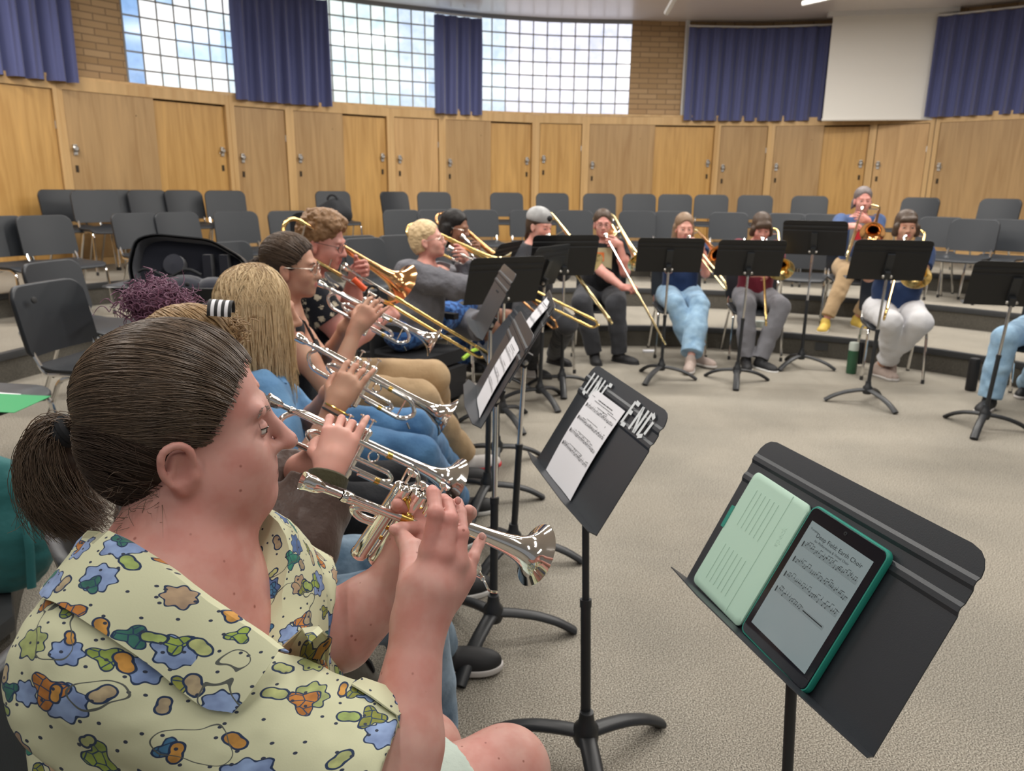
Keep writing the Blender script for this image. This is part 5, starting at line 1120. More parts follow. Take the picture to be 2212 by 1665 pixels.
for sg in (-1,1):
    g=G(); o_=W0+lx*sg*.27+fx*.05; g.lathe([(.001,-.03),(.10,-.03),(.155,-.03),(.17,-.015),(.17,.015),(.155,.03),(.10,.03),(.001,.03)],o_+Vector((0,0,.17)),lx,28); wh=g.out('drive_wheel',M['rubber'],wc)
    g=G(); g.lathe([(.001,-.033),(.06,-.034),(.09,-.032)],o_+Vector((0,0,.17)),-lx*sg*-1,20); g.out('wheel_hub',M['chrome'],wh)
    g=G(); o2=W0+lx*sg*.2+fx*.42; g.lathe([(.001,-.02),(.06,-.02),(.075,-.012),(.075,.012),(.06,.02),(.001,.02)],o2+Vector((0,0,.075)),lx,20); g.out('caster_wheel',M['rubber'],wc)
    g=G(); g.tube([o2+Vector((0,0,.08)),o2+Vector((0,0,.2)),W0+lx*sg*.2+fx*.2+Vector((0,0,.24))],.014,8); g.out('caster_fork',M['steel'],wc)
    g=G(); g.box(W0+lx*sg*.29+Vector((0,0,.64)),(.32,.06,.04),Mx); g.tube([W0+lx*sg*.29-fx*.1+Vector((0,0,.4)),W0+lx*sg*.29-fx*.1+Vector((0,0,.63))],.015,8); g.out('armrest',M['black'],wc)
g=G(); ft_=(Vector(an['r'])+Vector(an['l']))/2; g.box(Vector((ft_.x,ft_.y,.10))+fx*.05,(.28,.34,.02),Mx); g.tube([W0+fx*.25+Vector((0,0,.3)),Vector((ft_.x,ft_.y,.11))],.016,8); g.out('footrest',M['steel'],wc)
g=G(); g.tube([A(1000,775,4.55),A(1022,757,4.6),A(1040,751,4.65)],.012,8); tag(g.out('slide_lube_bottle',mat('lime_plastic',(.35,.6,.05),.4)),'small lime green stick by the footrest of the wheelchair','stick')
# ---------------------------------------------------------------- the trumpet row
def hairflow(I,root,mt,tie,n=1600,r=.0007,seed=1,name='hair',zoff=.0,rad=(.084,.108,.093),lift=.0,z1=-.085,cen=(0,-.02,.045),line=None,m=12):
    """hairs swept over the head to a tie"""
    rs=np.random.RandomState(seed); c=I['hc'];Mh=I['Mh'];s=I['hs']; C=N3(cen); Rd=N3(rad); T=(Mh.T@(N3(tie)-c))/s; P=[]
    k=0; tt=np.linspace(0,1,m)
    dT=(T-C)/Rd; dT=dT/np.linalg.norm(dT)
    while k<n:
        th=rs.uniform(-PI,PI); zz=rs.uniform(-1,1); q=math.sqrt(1-zz*zz); d=N3((q*math.sin(th),q*math.cos(th),zz)); p=C+d*Rd
        # hairline: skip the face, the ears and the neck front
        yl=.082-.60*max(0,.085-p[2])-.0 if p[2]<.085 else .09
        if p[1]>yl: continue
        if p[2]<-.005 and p[1]>-.030: continue
        if p[2]<z1: continue
        wv=d+N3((0,-.62,.42 if d[1]>-.2 else .1)); ts=tt[:,None]**.95; D=d[None]*(1-ts)**2+2*wv[None]*ts*(1-ts)+dT[None]*ts*ts; D/=np.linalg.norm(D,axis=1)[:,None]
        ra=1+lift*np.sin(PI*tt)+rs.uniform(-.018,.020)*np.sin(PI*np.clip(tt*1.1,0,1))+.03*np.sin(tt*rs.uniform(4,9)+rs.uniform(0,6))*rs.uniform(0,.35)
        Q=C+D*Rd*ra[:,None]; w=np.clip((tt-.72)/.28,0,1)**2; Q=Q*(1-w[:,None])+T[None]*w[:,None]+rs.normal(0,.0035,3)[None]*w[:,None]
        P.append(c+(Mh@(Q*s).T).T); k+=1
    return strands(name,P,mt,root,r,3,.7)
def capbase(I,root,mt,rad=(.081,.105,.089),cen=(0,-.02,.045),h=.004,extra=[],ear=True):
    pr=[('e',cen,rad,.02,'u'),('e',(0,-.052,.0),(.076,.074,.088),.02,'u')]+extra+[('e',(0,.138,-.03),(.13,.120,.124),.012,'s'),('e',(.088,.012,-.035),(.034,.048,.036),.01,'s'),('e',(-.088,.012,-.035),(.034,.048,.036),.01,'s'),('e',(0,.02,-.125),(.13,.10,.075),.012,'s')]
    return sdobj('hair_base',hairpr(I,pr),h,mt,root,0,lambda Q:.0012*vnoise(Q,60,2))
def tail(root,mt,tie,end,n=400,spread=.035,r=.0008,seed=3,droop=.03,name='ponytail',wave=.006,m=12,out=None):
    rs=np.random.RandomState(seed); tie=N3(tie);end=N3(end); tt=np.linspace(0,1,m); P=[]
    ax=end-tie
    for _ in range(n):
        e=rs.normal(0,1,3); e/=max(1,np.linalg.norm(e)/1.2); o=e*spread
        mid=tie+ax*.45+o*1.3+(N3(out) if out is not None else 0)
        Q=tie[None]*(1-tt[:,None])**2+2*mid[None]*(tt*(1-tt))[:,None]+(end+o*.9)[None]*(tt**2)[:,None]
        Q[:,2]-=droop*np.sin(PI*tt)*0; ph=rs.uniform(0,6,3); Q+=wave*np.sin(tt[:,None]*rs.uniform(3,8)+ph[None])*tt[:,None]
        Q[0]+=rs.normal(0,.004,3); P.append(Q)
    return strands(name,P,mt,root,r,3,.4)
# --- curly player, trombone with a big bell in profile
c,s,f=auto((697,524),3.6,352,0); mp=A(741,574,3.50); end=A(1062,768,4.15)
s=(s[0]-.02,s[1]+.02,0,15)
kn={'l':Z(935,815,.56),'r':Z(905,862,.53)}; an={'l':Z(940,930,.09),'r':Z(1003,985,.12)}
r,I,_=tromb_player('person with curly sandy hair, glasses, black floral shirt and khaki trousers',s,c,nrm(f+N3((0,0,-.22))),mp,end,(-.15,.35,.95),dict(h=.0055,shirt=FB['floral'],pants=FB['khaki'],shoe=M['shw'],sole=M['red'],skin='pink',knees=kn,ankles=an,sleeve=.55,arm=1.3,girth=1.25,leg=1.15,glasses=M['gframe'],toes={'r':(1,.3,0)},jaw=1.1,hs=1.07,fl=.03,pitch={'r':.1},plen=.97),'gold trombone with large flaring bell played by the curly-haired person',.16,'brass','rosebr')
hair(I,r,H_['red'],'curly',.004,[],.008,46)
g=G(); q=A(778,612,3.48); g.tube([q+Vector((-.03,0,.02)),q+Vector((.02,.01,-.03))],.014,10); tag(g.out('hand_grip',M['orange']),'orange rubber grip on the gold trombone held by the curly-haired person','grip')
g=G(); q=N3(A(805,632,3.56)); g.tube([q+N3((.03*math.cos(a),.03*math.sin(a)*.3,.03*math.sin(a))) for a in np.linspace(0,2*PI,13)],.006,6); g.out('wristband',M['black'],r)
seated_chair(s,'chair under the curly-haired trombonist')
# --- a trumpet player: right hand over the valves
def trumpeter(label,seat,c,f,mp,bell,upv,o,tl,wr,kp,press=(0,1,0),wl=None,chl=None,el=None,**k):
    t,P=trumpet(mp,bell,upv,tl,press=press,**k)
    wr=N3(wr); kp=N3(kp); x=nrm(N3(Vector(bell)-Vector(mp))); d=nrm(kp-wr)
    n=nrm(N3((.1,-1,.35)))
    L=(Vector(bell)-Vector(mp)).length/.48
    w2=N3(P(.155*L,.085,-.11)) if wl is None else N3(wl); d2=nrm(x*.75+N3((0,-.25,.55)))
    arms={'r':(wr,d,n,(.55,.6,.55,.2),{**({'el':el} if el is not None else {}),'hint':N3((-.25,-.55,-1)),'thumb':.9,'spread':.09,'tdir':nrm(d*.5-n*.7-x*.4)}),'l':(w2,d2,nrm(N3((.1,1,.2))),(1.1,1.1,1.1,1.1),{'hint':N3((-.1,.5,-1))})}
    r,I=person(label,seat,(c,f,o.get('up',(0,0,1))),arms,o)
    seated_chair(seat,chl or 'chair'); return r,I,P
# woman with glasses and ponytail
c=N3(A(632,578,2.92)); f=nrm((1,-.02,-.03)); s=(c[0]-.09,c[1]+.02,0,20)
kn={'r':Z(905,985,.52),'l':Z(892,922,.52)}; an={'r':Z(985,1075,.09),'l':Z(975,1010,.09)}
r,I,_=trumpeter('person with brown ponytail, clear glasses, black strappy top and blue jeans',s,c,f,A(688,611,2.9),A(938,742,2.98),(0.05,.1,1),dict(h=.005,shirt=FB['blackc'],pants=FB['jeans'],shoe=M['shb'],skin='tan',knees=kn,ankles=an,sleeve=0,neckz=-.105,vneck=.35,glasses=M['gmetal'],arm=.95,girth=.95,nose=.97,hs=.97,brow=H_['dbrown'],bust=True),'silver trumpet of the player with glasses and ponytail, farthest of the three',A(768,712,2.86),A(790,684,2.86),chl='chair under the player with brown ponytail')
capbase(I,r,H_['dbrown'],h=.0045,rad=(.080,.104,.087)); tie=A(564,556,3.03); hairflow(I,r,H_['brown'],tie,1500,.0012,seed=4); tail(r,H_['dbrown'],tie,A(538,600,3.05),160,.03,.0014,seed=5)
g=G()
for sg in (-1,1): g.tube([I['nb']+I['ls']*sg*.075+I['up']*.01-I['ft']*.01,I['nb']+I['ls']*sg*.085-I['up']*.03+I['ft']*.075,I['nb']+I['ls']*sg*.08-I['up']*.13+I['ft']*.125],.005,6)
g.out('shoulder_strap',M['black'],r)
# blonde in denim shirt
c=N3(A(566,677,2.22)); f=nrm((1,.10,0)); s=(c[0]-.09,c[1]+.0,0,28)
kn={'r':Z(905,1092,.50),'l':Z(870,1040,.50)}; an={'r':Z(960,1250,.09),'l':Z(935,1150,.09)}
r,I,_=trumpeter('person with long blond hair over a blue denim shirt, black trousers',s,c,f,A(640,727,2.14),A(965,908,2.22),(0.05,.1,1),dict(h=.0045,shirt=FB['denimsh'],pants=FB['blackc'],shoe=M['shb'],skin='tan',knees=kn,ankles=an,sleeve=1.25,sinf=.014,hs=.97,sr=1.35,wr=.012),'silver trumpet of the long-haired blond player, middle one of three',A(722,880,2.08),A(752,828,2.09),chl='chair under the blond trumpet player')
def fallhair(I,root,mt,n,az0,az1,length,r,seed,name='hair',rad=(.086,.108,.094),m=16,flare=.0,part=.02,cen=(0,-.018,.045),y0=-.085,y1=.055):
    rs=np.random.RandomState(seed); c=I['hc'];Mh=I['Mh'];s=I['hs']; C=N3(cen);Rd=N3(rad); P=[]
    for _ in range(n):
        az=rs.uniform(az0,az1) ; tgt=N3((math.sin(az),math.cos(az),-.12)); tgt/=np.linalg.norm(tgt); st=N3((rs.normal(0,.05)+.05*np.sign(tgt[0]),rs.uniform(y0,y1)/Rd[1]*.9,1)); st/=np.linalg.norm(st)
        k=m//2; tt=np.linspace(0,1,k); D=st[None]*(1-tt[:,None])+tgt[None]*tt[:,None]; D/=np.linalg.norm(D,axis=1)[:,None]; ra=1+rs.uniform(-.03,.06)+.02*np.sin(tt*5+rs.uniform(0,6)); Q=C+D*Rd*(ra[:,None] if hasattr(ra,'__len__') else ra)
        W_=c+(Mh@(Q*s).T).T; ln=length*rs.uniform(.75,1.05); e=W_[-1]; dirv=N3((0,0,-1))+.10*rs.normal(0,1,3)*.5+Mh@(tgt*flare); v=np.linspace(0,1,m-k+1)[1:]; ph=rs.uniform(0,6)
        E=e[None]+dirv[None]*ln*v[:,None]; E+= .006*np.sin(v[:,None]*rs.uniform(4,9)+ph)*v[:,None]*rs.normal(0,1,3)[None]; E[:,:2]+= (c[:2]-e[:2])[None]*.15*(v[:,None]**1.5)
        P.append(np.concatenate([W_,E]))
    return strands(name,P,mt,root,r,3,.5)
capbase(I,r,H_['honey'],h=.004,extra=[('c',(0,-.06,0),(0,-.06,-.16),.07,.05,.03),('c',(.07,-.01,0),(.075,-.015,-.2),.035,.03,.02)]); fallhair(I,r,H_['blond'],1900,.35,PI+1.2,.27,.0013,7,flare=.03,rad=(.096,.110,.096)); fallhair(I,r,H_['honey'],600,1.0,PI+.9,.27,.0013,8,flare=.02,rad=(.093,.112,.098))
for (px,py,d) in ((728,884,2.06),(722,893,2.06)):
    q=N3(A(px,py,d)); ax=nrm(N3(A(752,828,2.09))-N3(A(722,880,2.08))); a=nrm(np.cross(ax,(0,1,.2))); b=np.cross(ax,a); g=G(); g.tube([q+a*math.cos(w_)*.034+b*math.sin(w_)*.030 for w_ in np.linspace(0,2*PI,25)],.003,6); g.out('bracelet',M['gold'] if px>725 else M['nosing'],r)
# purple bun, leather jacket
c=N3(A(436,800,1.63)); f=nrm((1,.20,-.08)); s=(c[0]-.06,c[1]-.02,0,32)
kn={'r':Z(885,1300,.54),'l':Z(850,1215,.52)}; an={'r':Z(940,1640,.12),'l':Z(948,1395,.10)}
r,I,_=trumpeter('person with purple curly bun and brown leather jacket, faded blue jeans',s,c,f,A(577,861,1.58),A(985,1052,1.80),(0.05,.12,1),dict(h=.004,shirt=FB['leather'],pants=FB['rjeans'],shoe=M['shb'],sole=M['shw'],skin='fair',knees=kn,ankles=an,sleeve=1.82,sinf=.016,sr=1.42,wr=.010,hs=1.0,plen=.97,pw=1.2,toes={'l':(1,.1,0),'r':(1,.1,0)}),'silver trumpet of the leather-jacketed player, nearest of the three full-size ones',A(710,1022,1.53),A(733,948,1.56),press=(1,0,0),el=A(640,1172,1.47),chl='chair under the player in brown leather jacket')
g=G(); q=N3(A(706,1040,1.52)); ax=nrm(N3(A(733,948,1.56))-N3(A(710,1022,1.53))); g.lathe([(.038,-.025),(.041,-.01),(.041,.012),(.036,.016)],Vector(q),Vector(ax),20); g.out('olive_cuff',fabric('olive_rib',(.06,.055,.03),bump=(90,.5,.004)),r)
capbase(I,r,H_['honey'],h=.004); tie=A(365,700,1.68); hairflow(I,r,H_['honey'],tie,900,.0013,seed=14,lift=.02); 
def curls(root,mt,cen,rad,n,name,seed,cr=.008,r=.0013):
    rs=np.random.RandomState(seed); P=[]; m=26; cen=N3(cen)
    for _ in range(n):
        d=rs.normal(0,1,3); d/=np.linalg.norm(d); a=nrm(np.cross(d,rs.normal(0,1,3))); b=np.cross(d,a); p0=cen+d*N3(rad)*rs.uniform(.5,.85); t=np.linspace(0,1,m); ang=t*rs.uniform(9,15)+rs.uniform(0,6); R2=cr*rs.uniform(.6,1.3)
        mv=rs.normal(0,1,3)*N3(rad)*.35
        P.append(p0[None]+mv[None]*t[:,None]+d[None]*(.012*t[:,None])+(a[None]*np.cos(ang)[:,None]+b[None]*np.sin(ang)[:,None])*R2)
    return strands(name,P,mt,root,r,4,.6)
bc=N3(A(338,655,1.70))
sdobj('bun_core',[('e',bc,N3((.048,.045,.032)),np.eye(3),.01)],.005,H_['purple'],r,0,lambda Q:.006*vnoise(Q,60,9)); curls(r,H_['purple'],bc,(.066,.055,.045),800,'curly_bun',21); curls(r,H_['honey'],N3(A(500,715,1.62)),(.04,.03,.03),60,'stray_curls',22,.007)
# striped claw clip
q=N3(A(478,672,1.56)); Mc=I['Mh']; g=G()
for i in range(7):
    g.m=i%2; a0=-.020+.0057*i
    g.sheet([[q+Mc@N3((.026*math.cos(w_)*1.0,(a0+dx)*1.15,.020*math.sin(w_))) for w_ in np.linspace(-.3,PI+.3,12)] for dx in (0,.0057)],.003)
g.out('striped_claw_clip',[M['shb'],M['paper']],r)
# ---------------------------------------------------------------- the foreground player
def shirtprint():
    """pale yellow cloth printed with small leafy sprigs, blossoms and clouds"""
    m=fabric('printed_shirt',(.56,.56,.36),.7,sheen=.05,bump=(500,.1,.001)); nt=m.node_tree; b=nt.nodes['Principled BSDF']; L=nt.links.new; N=nt.nodes.new
    uv=N('ShaderNodeUVMap')
    def math_(op,a,b_=None,c=None):
        n=N('ShaderNodeMath'); n.operation=op
        for i,v in enumerate((a,b_,c)):
            if v is None: continue
            if isinstance(v,(int,float)): n.inputs[i].default_value=v
            else: L(v,n.inputs[i])
        return n.outputs[0]
    def mix(f,a,c):
        n=N('ShaderNodeMix'); n.data_type='RGBA'; L(f,n.inputs[0])
        for i,v in ((6,a),(7,c)):
            if isinstance(v,tuple): n.inputs[i].default_value=(*v,1)
            else: L(v,n.inputs[i])
        return n.outputs[2]
    def motifs(base,scale,off,size,rand,pal,lobes,outline=.035,inner=True):
        mp=N('ShaderNodeMapping'); mp.inputs['Location'].default_value=(*off,0); L(uv.outputs[0],mp.inputs[0])
        nz=N('ShaderNodeTexNoise'); nz.inputs['Scale'].default_value=scale*3; nz.inputs['Detail'].default_value=2; L(mp.outputs[0],nz.inputs['Vector'])
        v=N('ShaderNodeTexVoronoi'); v.voronoi_dimensions='2D'; v.inputs['Scale'].default_value=scale; v.inputs['Randomness'].default_value=rand; L(mp.outputs[0],v.inputs['Vector'])
        # vector from the cell's middle
        d=N('ShaderNodeVectorMath'); d.operation='SUBTRACT'; sc_=N('ShaderNodeVectorMath'); sc_.operation='SCALE'; sc_.inputs[3].default_value=1; L(mp.outputs[0],sc_.inputs[0]); L(sc_.outputs[0],d.inputs[0]); L(v.outputs['Position'],d.inputs[1])
        sx=N('ShaderNodeSeparateXYZ'); L(d.outputs[0],sx.inputs[0]); cs=N('ShaderNodeSeparateColor'); L(v.outputs['Color'],cs.inputs[0])
        rot=math_('MULTIPLY',cs.outputs[0],6.28); ang=math_('ADD',math_('ARCTAN2',sx.outputs[1],sx.outputs[0]),rot)
        lob=math_('MULTIPLY',math_('SINE',math_('MULTIPLY',ang,lobes)),.30 if lobes<5 else .12)
        rad=math_('ADD',1.0,lob); rr=math_('MULTIPLY',v.outputs['Distance'],math_('ADD',.75,math_('MULTIPLY',nz.outputs[0],.5)))
        t=math_('SUBTRACT',math_('MULTIPLY',rad,math_('MULTIPLY_ADD',cs.outputs[2],size*.5,size*.7)),rr)   # >0 inside
        ins=math_('GREATER_THAN',t,0.0); edge=math_('MULTIPLY',ins,math_('LESS_THAN',t,outline))
        on=math_('GREATER_THAN',cs.outputs[1],.30)
        col=ramp(nt,cs.outputs[0],pal,'CONSTANT')
        sh=ramp(nt,nz.outputs[0],[(.35,(.72,.72,.75)),(.65,(1.15,1.15,1.1))]); mx=N('ShaderNodeMix'); mx.data_type='RGBA'; mx.blend_type='MULTIPLY'; mx.inputs[0].default_value=1; L(col,mx.inputs[6]); L(sh,mx.inputs[7])
        o=mix(math_('MULTIPLY',ins,on),base,mx.outputs[2])
        if inner:
            v2=N('ShaderNodeTexVoronoi'); v2.voronoi_dimensions='2D'; v2.feature='DISTANCE_TO_EDGE'; v2.inputs['Scale'].default_value=scale*4.2; L(mp.outputs[0],v2.inputs['Vector'])
            o=mix(math_('MULTIPLY',math_('MULTIPLY',ins,on),math_('LESS_THAN',v2.outputs['Distance'],.05)),o,(.03,.06,.12))
        return mix(math_('MULTIPLY',edge,on),o,(.025,.045,.10))
    base=(.62,.63,.43)
    A_=[(0,(.05,.24,.17)),(.2,(.30,.40,.09)),(.4,(.07,.20,.36)),(.58,(.50,.20,.05)),(.72,(.28,.30,.07)),(.86,(.05,.17,.14))]
    B_=[(0,(.24,.34,.60)),(.3,(.27,.37,.62)),(.55,(.46,.33,.22)),(.66,(.10,.17,.36)),(.78,(.38,.44,.18)),(.9,(.26,.36,.6))]
    n0=N('ShaderNodeRGB'); n0.outputs[0].default_value=(*base,1)
    o=motifs(n0.outputs[0],16.5,(3.3,1.7),.31,.6,B_,7.0,.03,False)
    o=motifs(o,19.5,(.4,.9),.27,.6,A_,3.0,.035,True)
    o=motifs(o,21,(7.7,5.1),.20,.6,[(0,(.46,.50,.22)),(.3,(.42,.34,.22)),(.5,(.35,.45,.15)),(.75,(.55,.28,.07))],2.0,.05,False)
    v=N('ShaderNodeTexVoronoi'); v.voronoi_dimensions='2D'; v.inputs['Scale'].default_value=42; L(uv.outputs[0],v.inputs['Vector'])
    o=mix(math_('LESS_THAN',v.outputs['Distance'],.075),o,(.04,.05,.08))
    # thin stalks
    w_=N('ShaderNodeTexNoise'); w_.inputs['Scale'].default_value=7; w_.inputs['Detail'].default_value=2.5; L(uv.outputs[0],w_.inputs['Vector'])
    st=math_('MULTIPLY',math_('LESS_THAN',math_('ABSOLUTE',math_('SUBTRACT',w_.outputs[0],.56)),.0028),1.0)
    o=mix(st,o,(.10,.11,.10))
    L(o,b.inputs['Base Color']); return m
M['print']=shirtprint()
M['skin0']=skinmat('fair_flushed_skin',(.60,.345,.295)); nt_=M['skin0'].node_tree
b_=nt_.nodes['Principled BSDF']; lk=b_.inputs['Base Color'].links[0]; src=lk.from_socket; tc_=nt_.nodes.new('ShaderNodeTexCoord')
v_=nt_.nodes.new('ShaderNodeTexVoronoi'); v_.inputs['Scale'].default_value=38; nt_.links.new(tc_.outputs['Object'],v_.inputs['Vector'])
n_=nt_.nodes.new('ShaderNodeTexNoise'); n_.inputs['Scale'].default_value=28; n_.inputs['Detail'].default_value=3; nt_.links.new(tc_.outputs['Object'],n_.inputs['Vector'])
fl_=ramp(nt_,n_.outputs[0],[(.35,(.90,.74,.72)),(.6,(1,1,1))]); sp0=ramp(nt_,v_.outputs['Distance'],[(.05,(.45,.28,.25)),(.10,(1,1,1))])
for c_ in (fl_,sp0):
    mx_=nt_.nodes.new('ShaderNodeMix'); mx_.data_type='RGBA'; mx_.blend_type='MULTIPLY'; mx_.inputs[0].default_value=.8; nt_.links.new(src,mx_.inputs[6]); nt_.links.new(c_,mx_.inputs[7]); src=mx_.outputs[2]
nt_.links.new(src,b_.inputs['Base Color'])
SK['p0']=M['skin0']
def uvmap(o,fn):
    me=o.data; n=len(me.vertices); co=np.empty(n*3); me.vertices.foreach_get('co',co); co=co.reshape(-1,3)+np.array(wloc(o.parent) if o.parent else (0,0,0)); uv=fn(co)
    lay=me.uv_layers.new(name='UVMap'); li=np.empty(len(me.loops),np.int32); me.loops.foreach_get('vertex_index',li); lay.data.foreach_set('uv',uv[li].ravel())
HS=1.03
hc0=N3(A(416,925,.98)); f0=nrm((1,.33,.03)); nb0=N3(A(372,1222,.97))
shr=N3(A(255,1425,.86)); shl=N3(A(556,1288,1.10)); pel=N3((-.45,.90,.565))
elr=N3(A(845,1745,.90)); wrr=N3(A(906,1345,.985)); ell_=N3(A(735,1372,1.16)); wrl=N3(A(862,1232,1.17))
bod=thing('person',(float(pel[0]),float(pel[1]),0),'person with dark ponytail and pale yellow leaf-print shirt, nearest the camera','person')
Mh0=frame(f0,(0,0,1)); hp0_,W0_=headprims(hc0,Mh0,HS,1.22,1.06,.06,ears=False)
# fuller cheek, jaw and throat
def w0(p): return hc0+Mh0@(N3(p)*HS)
EZ=.017
for sg in (-1,1):   # folded ears
    hp0_.append(('e',w0((.076*sg,-.010,-.012-EZ)),N3((.011,.0185,.030))*HS,Mh0,.008))
    T=[tuple(v_) for v_ in fillet([(.078,-.001,-.014),(.082,.005,.004),(.086,.002,.020),(.090,-.013,.027),(.093,-.027,.018),(.091,-.030,-.002),(.087,-.024,-.018),(.081,-.010,-.036)],.012,3)]
    for a,b in zip(T,T[1:]): hp0_.append(('c',w0((a[0]*sg,a[1],a[2]-EZ)),w0((b[0]*sg,b[1],b[2]-EZ)),.0042*HS,.0042*HS,.003))
    hp0_.append(('e',w0((.088*sg,-.010,-.006-EZ)),N3((.008,.013,.018))*HS,Mh0,.003,'s')); hp0_.append(('c',w0((.082*sg,-.016,.010-EZ)),w0((.083*sg,-.020,-.012-EZ)),.0035,.0035,.004)); hp0_.append(('c',w0((.080*sg,.003,-.012-EZ)),w0((.080*sg,.004,-.020-EZ)),.0045,.0045,.003))
hp0_+= [('c',w0((-.016,.089,-.0575)),w0((.016,.089,-.0575)),.0062,.0062,.004),('c',w0((-.014,.088,-.0695)),w0((.014,.088,-.0695)),.0070,.0070,.004),('c',w0((-.022,.0965,-.0633)),w0((.022,.0965,-.0633)),.0018,.0018,.002,'s')]
hp0_+= [('e',w0((.030,.035,-.060)),N3((.040,.045,.045)),Mh0,.03),('e',w0((-.030,.035,-.060)),N3((.040,.045,.045)),Mh0,.03),('e',w0((0,.030,-.098)),N3((.045,.050,.028)),Mh0,.03)]
up0=nrm(nb0-pel); ls0=nrm(shl-shr); ft0=nrm(np.cross(ls0,up0)); up1=np.cross(ft0,ls0); Mt0=np.stack([-ls0,ft0,up1],1)
neck=[('c',nb0-up1*.05+ft0*.01,w0((0,-.01,-.045)),.078,.066,.04),('c',nb0+ft0*.03-up1*.03,w0((0,.035,-.085)),.060,.045,.04),('c',nb0-up1*.03,shl,.07,.052,.05),('c',nb0-up1*.03,shr,.07,.052,.05)]
chest=(shl+shr)/2-up1*.02
torso=[('e',pel+ft0*.02,N3((.205,.165,.13)),Mt0,.05),('e',lap(pel,chest,.35)+ft0*.035,N3((.195,.165,.17)),Mt0,.07),('e',lap(pel,chest,.72)+ft0*.01,N3((.185,.145,.17)),Mt0,.07),('c',shl-ls0*.02,shr+ls0*.02,.070,.074,.06),('c',nb0-up1*.07,nb0-up1*.03,.11,.085,.06)]
def limb(a,b,ra,rm,rb,t=.4,k=.02): m_=lap(a,b,t); return [('c',a,m_,ra,rm,k),('c',m_,b,rm,rb,k)]
arms_=limb(shr,elr,.060,.056,.050)+limb(elr,wrr,.050,.0485,.0305,.33)+[('c',lap(elr,wrr,.9),wrr,.031,.0305,.01)]+limb(shl,ell_,.060,.056,.050)+limb(ell_,wrl,.050,.046,.030)
# right hand, finger by finger
def Q(x,y,d): return N3(A(x,y,d))
hd=[]
kI,kM,kR,kP=Q(925,1190,.985),Q(962,1196,.985),Q(990,1216,.995),Q(1009,1246,1.01)
palmM=np.stack([nrm(kP-kI),nrm((kI+kP)/2-wrr),nrm(np.cross(kP-kI,(kI+kP)/2-wrr))],1)
hd+=[('e',lap(wrr,(kI+kP)/2,.55),N3((.043,.058,.017)),palmM,.018),('c',wrr,lap(wrr,kM,.5),.030,.030,.02)]
for kq,rr in ((kI,.0125),(kM,.0125),(kR,.0118),(kP,.0108)): hd.append(('c',lap(wrr,kq,.35)+N3((0,.004,0)),kq+N3((0,.004,0)),.015,rr,.010))
fing=[(kI,Q(941,1108,.99),Q(937,1068,1.015),Q(933,1060,1.035),.0112),(kM,Q(973,1122,1.0),Q(966,1088,1.03),Q(958,1078,1.055),.0112),(kR,Q(997,1152,1.01),Q(994,1108,1.035),Q(989,1086,1.05),.0105),(kP,Q(1022,1204,1.025),Q(1034,1176,1.045),Q(1041,1160,1.06),.0090)]
for a,b_,c_,d_,rr in fing: hd+=[('c',a,b_,rr*1.0,rr*.92,.006),('c',b_,c_,rr*.93,rr*.86,.003),('c',c_,d_,rr*.86,rr*.78,.003),('c',b_-N3((0,.002,0)),b_-N3((0,.002,0)),rr*.97,rr*.97,.003)]
th0=lap(wrr,kI,.45)+N3((-.012,.012,0)); th1=Q(893,1192,1.06); th2=Q(872,1164,1.10)
hd+=[('c',th0,th1,.023,.018,.016),('c',th1,th2,.0165,.0125,.008),('c',th2,Q(858,1147,1.12),.0105,.0085,.004)]
# left hand, closed round the valves from behind
hl=[('e',lap(wrl,Q(905,1160,1.18),.6),N3((.040,.030,.045)),np.eye(3),.02),('c',wrl,Q(895,1175,1.18),.030,.028,.02)]
for (p,q,r_,e) in ((Q(930,1120,1.18),Q(880,1100,1.17),Q(860,1092,1.145),Q(858,1088,1.13)),(Q(950,1150,1.18),Q(900,1140,1.16),Q(868,1142,1.12),Q(852,1144,1.095)),(Q(985,1150,1.17),Q(1005,1118,1.13),Q(1015,1108,1.10),Q(1012,1102,1.085)),(Q(960,1185,1.18),Q(920,1190,1.16),Q(895,1195,1.13),Q(880,1192,1.12))): hl+=[('c',lap(wrl,p,.5),p,.018,.013,.012),('c',p,q,.0118,.011,.005),('c',q,r_,.011,.0102,.003),('c',r_,e,.0102,.0088,.003)]
hl+=[]
kr=N3(Z(1092,1668,.50)); kl=N3(Z(1010,1560,.50)); hr_=pel+N3((.03,-.105,-.03)); hll=pel+N3((.03,.105,-.03)); anr=N3((kr[0]+.03,kr[1]+.02,.09)); kl=kr+N3((-.16,.12,-.06)); anl=N3((kl[0]-.02,kl[1]+.05,.09))
legs=[('c',hr_,lap(hr_,kr,.6),.115,.098,.03),('c',lap(hr_,kr,.6),kr,.098,.074,.03),('c',kr,lap(kr,anr,.4),.072,.064,.03),('c',lap(kr,anr,.4),anr,.064,.04,.02),('c',hll,kl,.105,.070,.03),('c',kl,lap(kl,anl,.4),.068,.062,.03),('c',lap(kl,anl,.4),anl,.062,.04,.02)]
tb=[(p[0],p[1],p[2]*.93,p[3],p[4]) if p[0]=='e' else (*p[:3],p[3]*.9,p[4]*.9,p[5]) for p in torso]
body=neck+hp0_+[('p',w0((0,0,-.4)),(0,0,-1),w0((0,0,-.4)),w0((0,0,-.4)))][:0]+tb+arms_+hd+hl+legs
bo=sdobj('body',body,.0034,[M['skin0'],M['liplt']],bod)
me=bo.data; n=len(me.polygons); ce=np.empty(n*3); me.polygons.foreach_get('center',ce); ce=ce.reshape(-1,3)+np.array(wloc(bod)); loc=(ce-hc0)@Mh0/HS
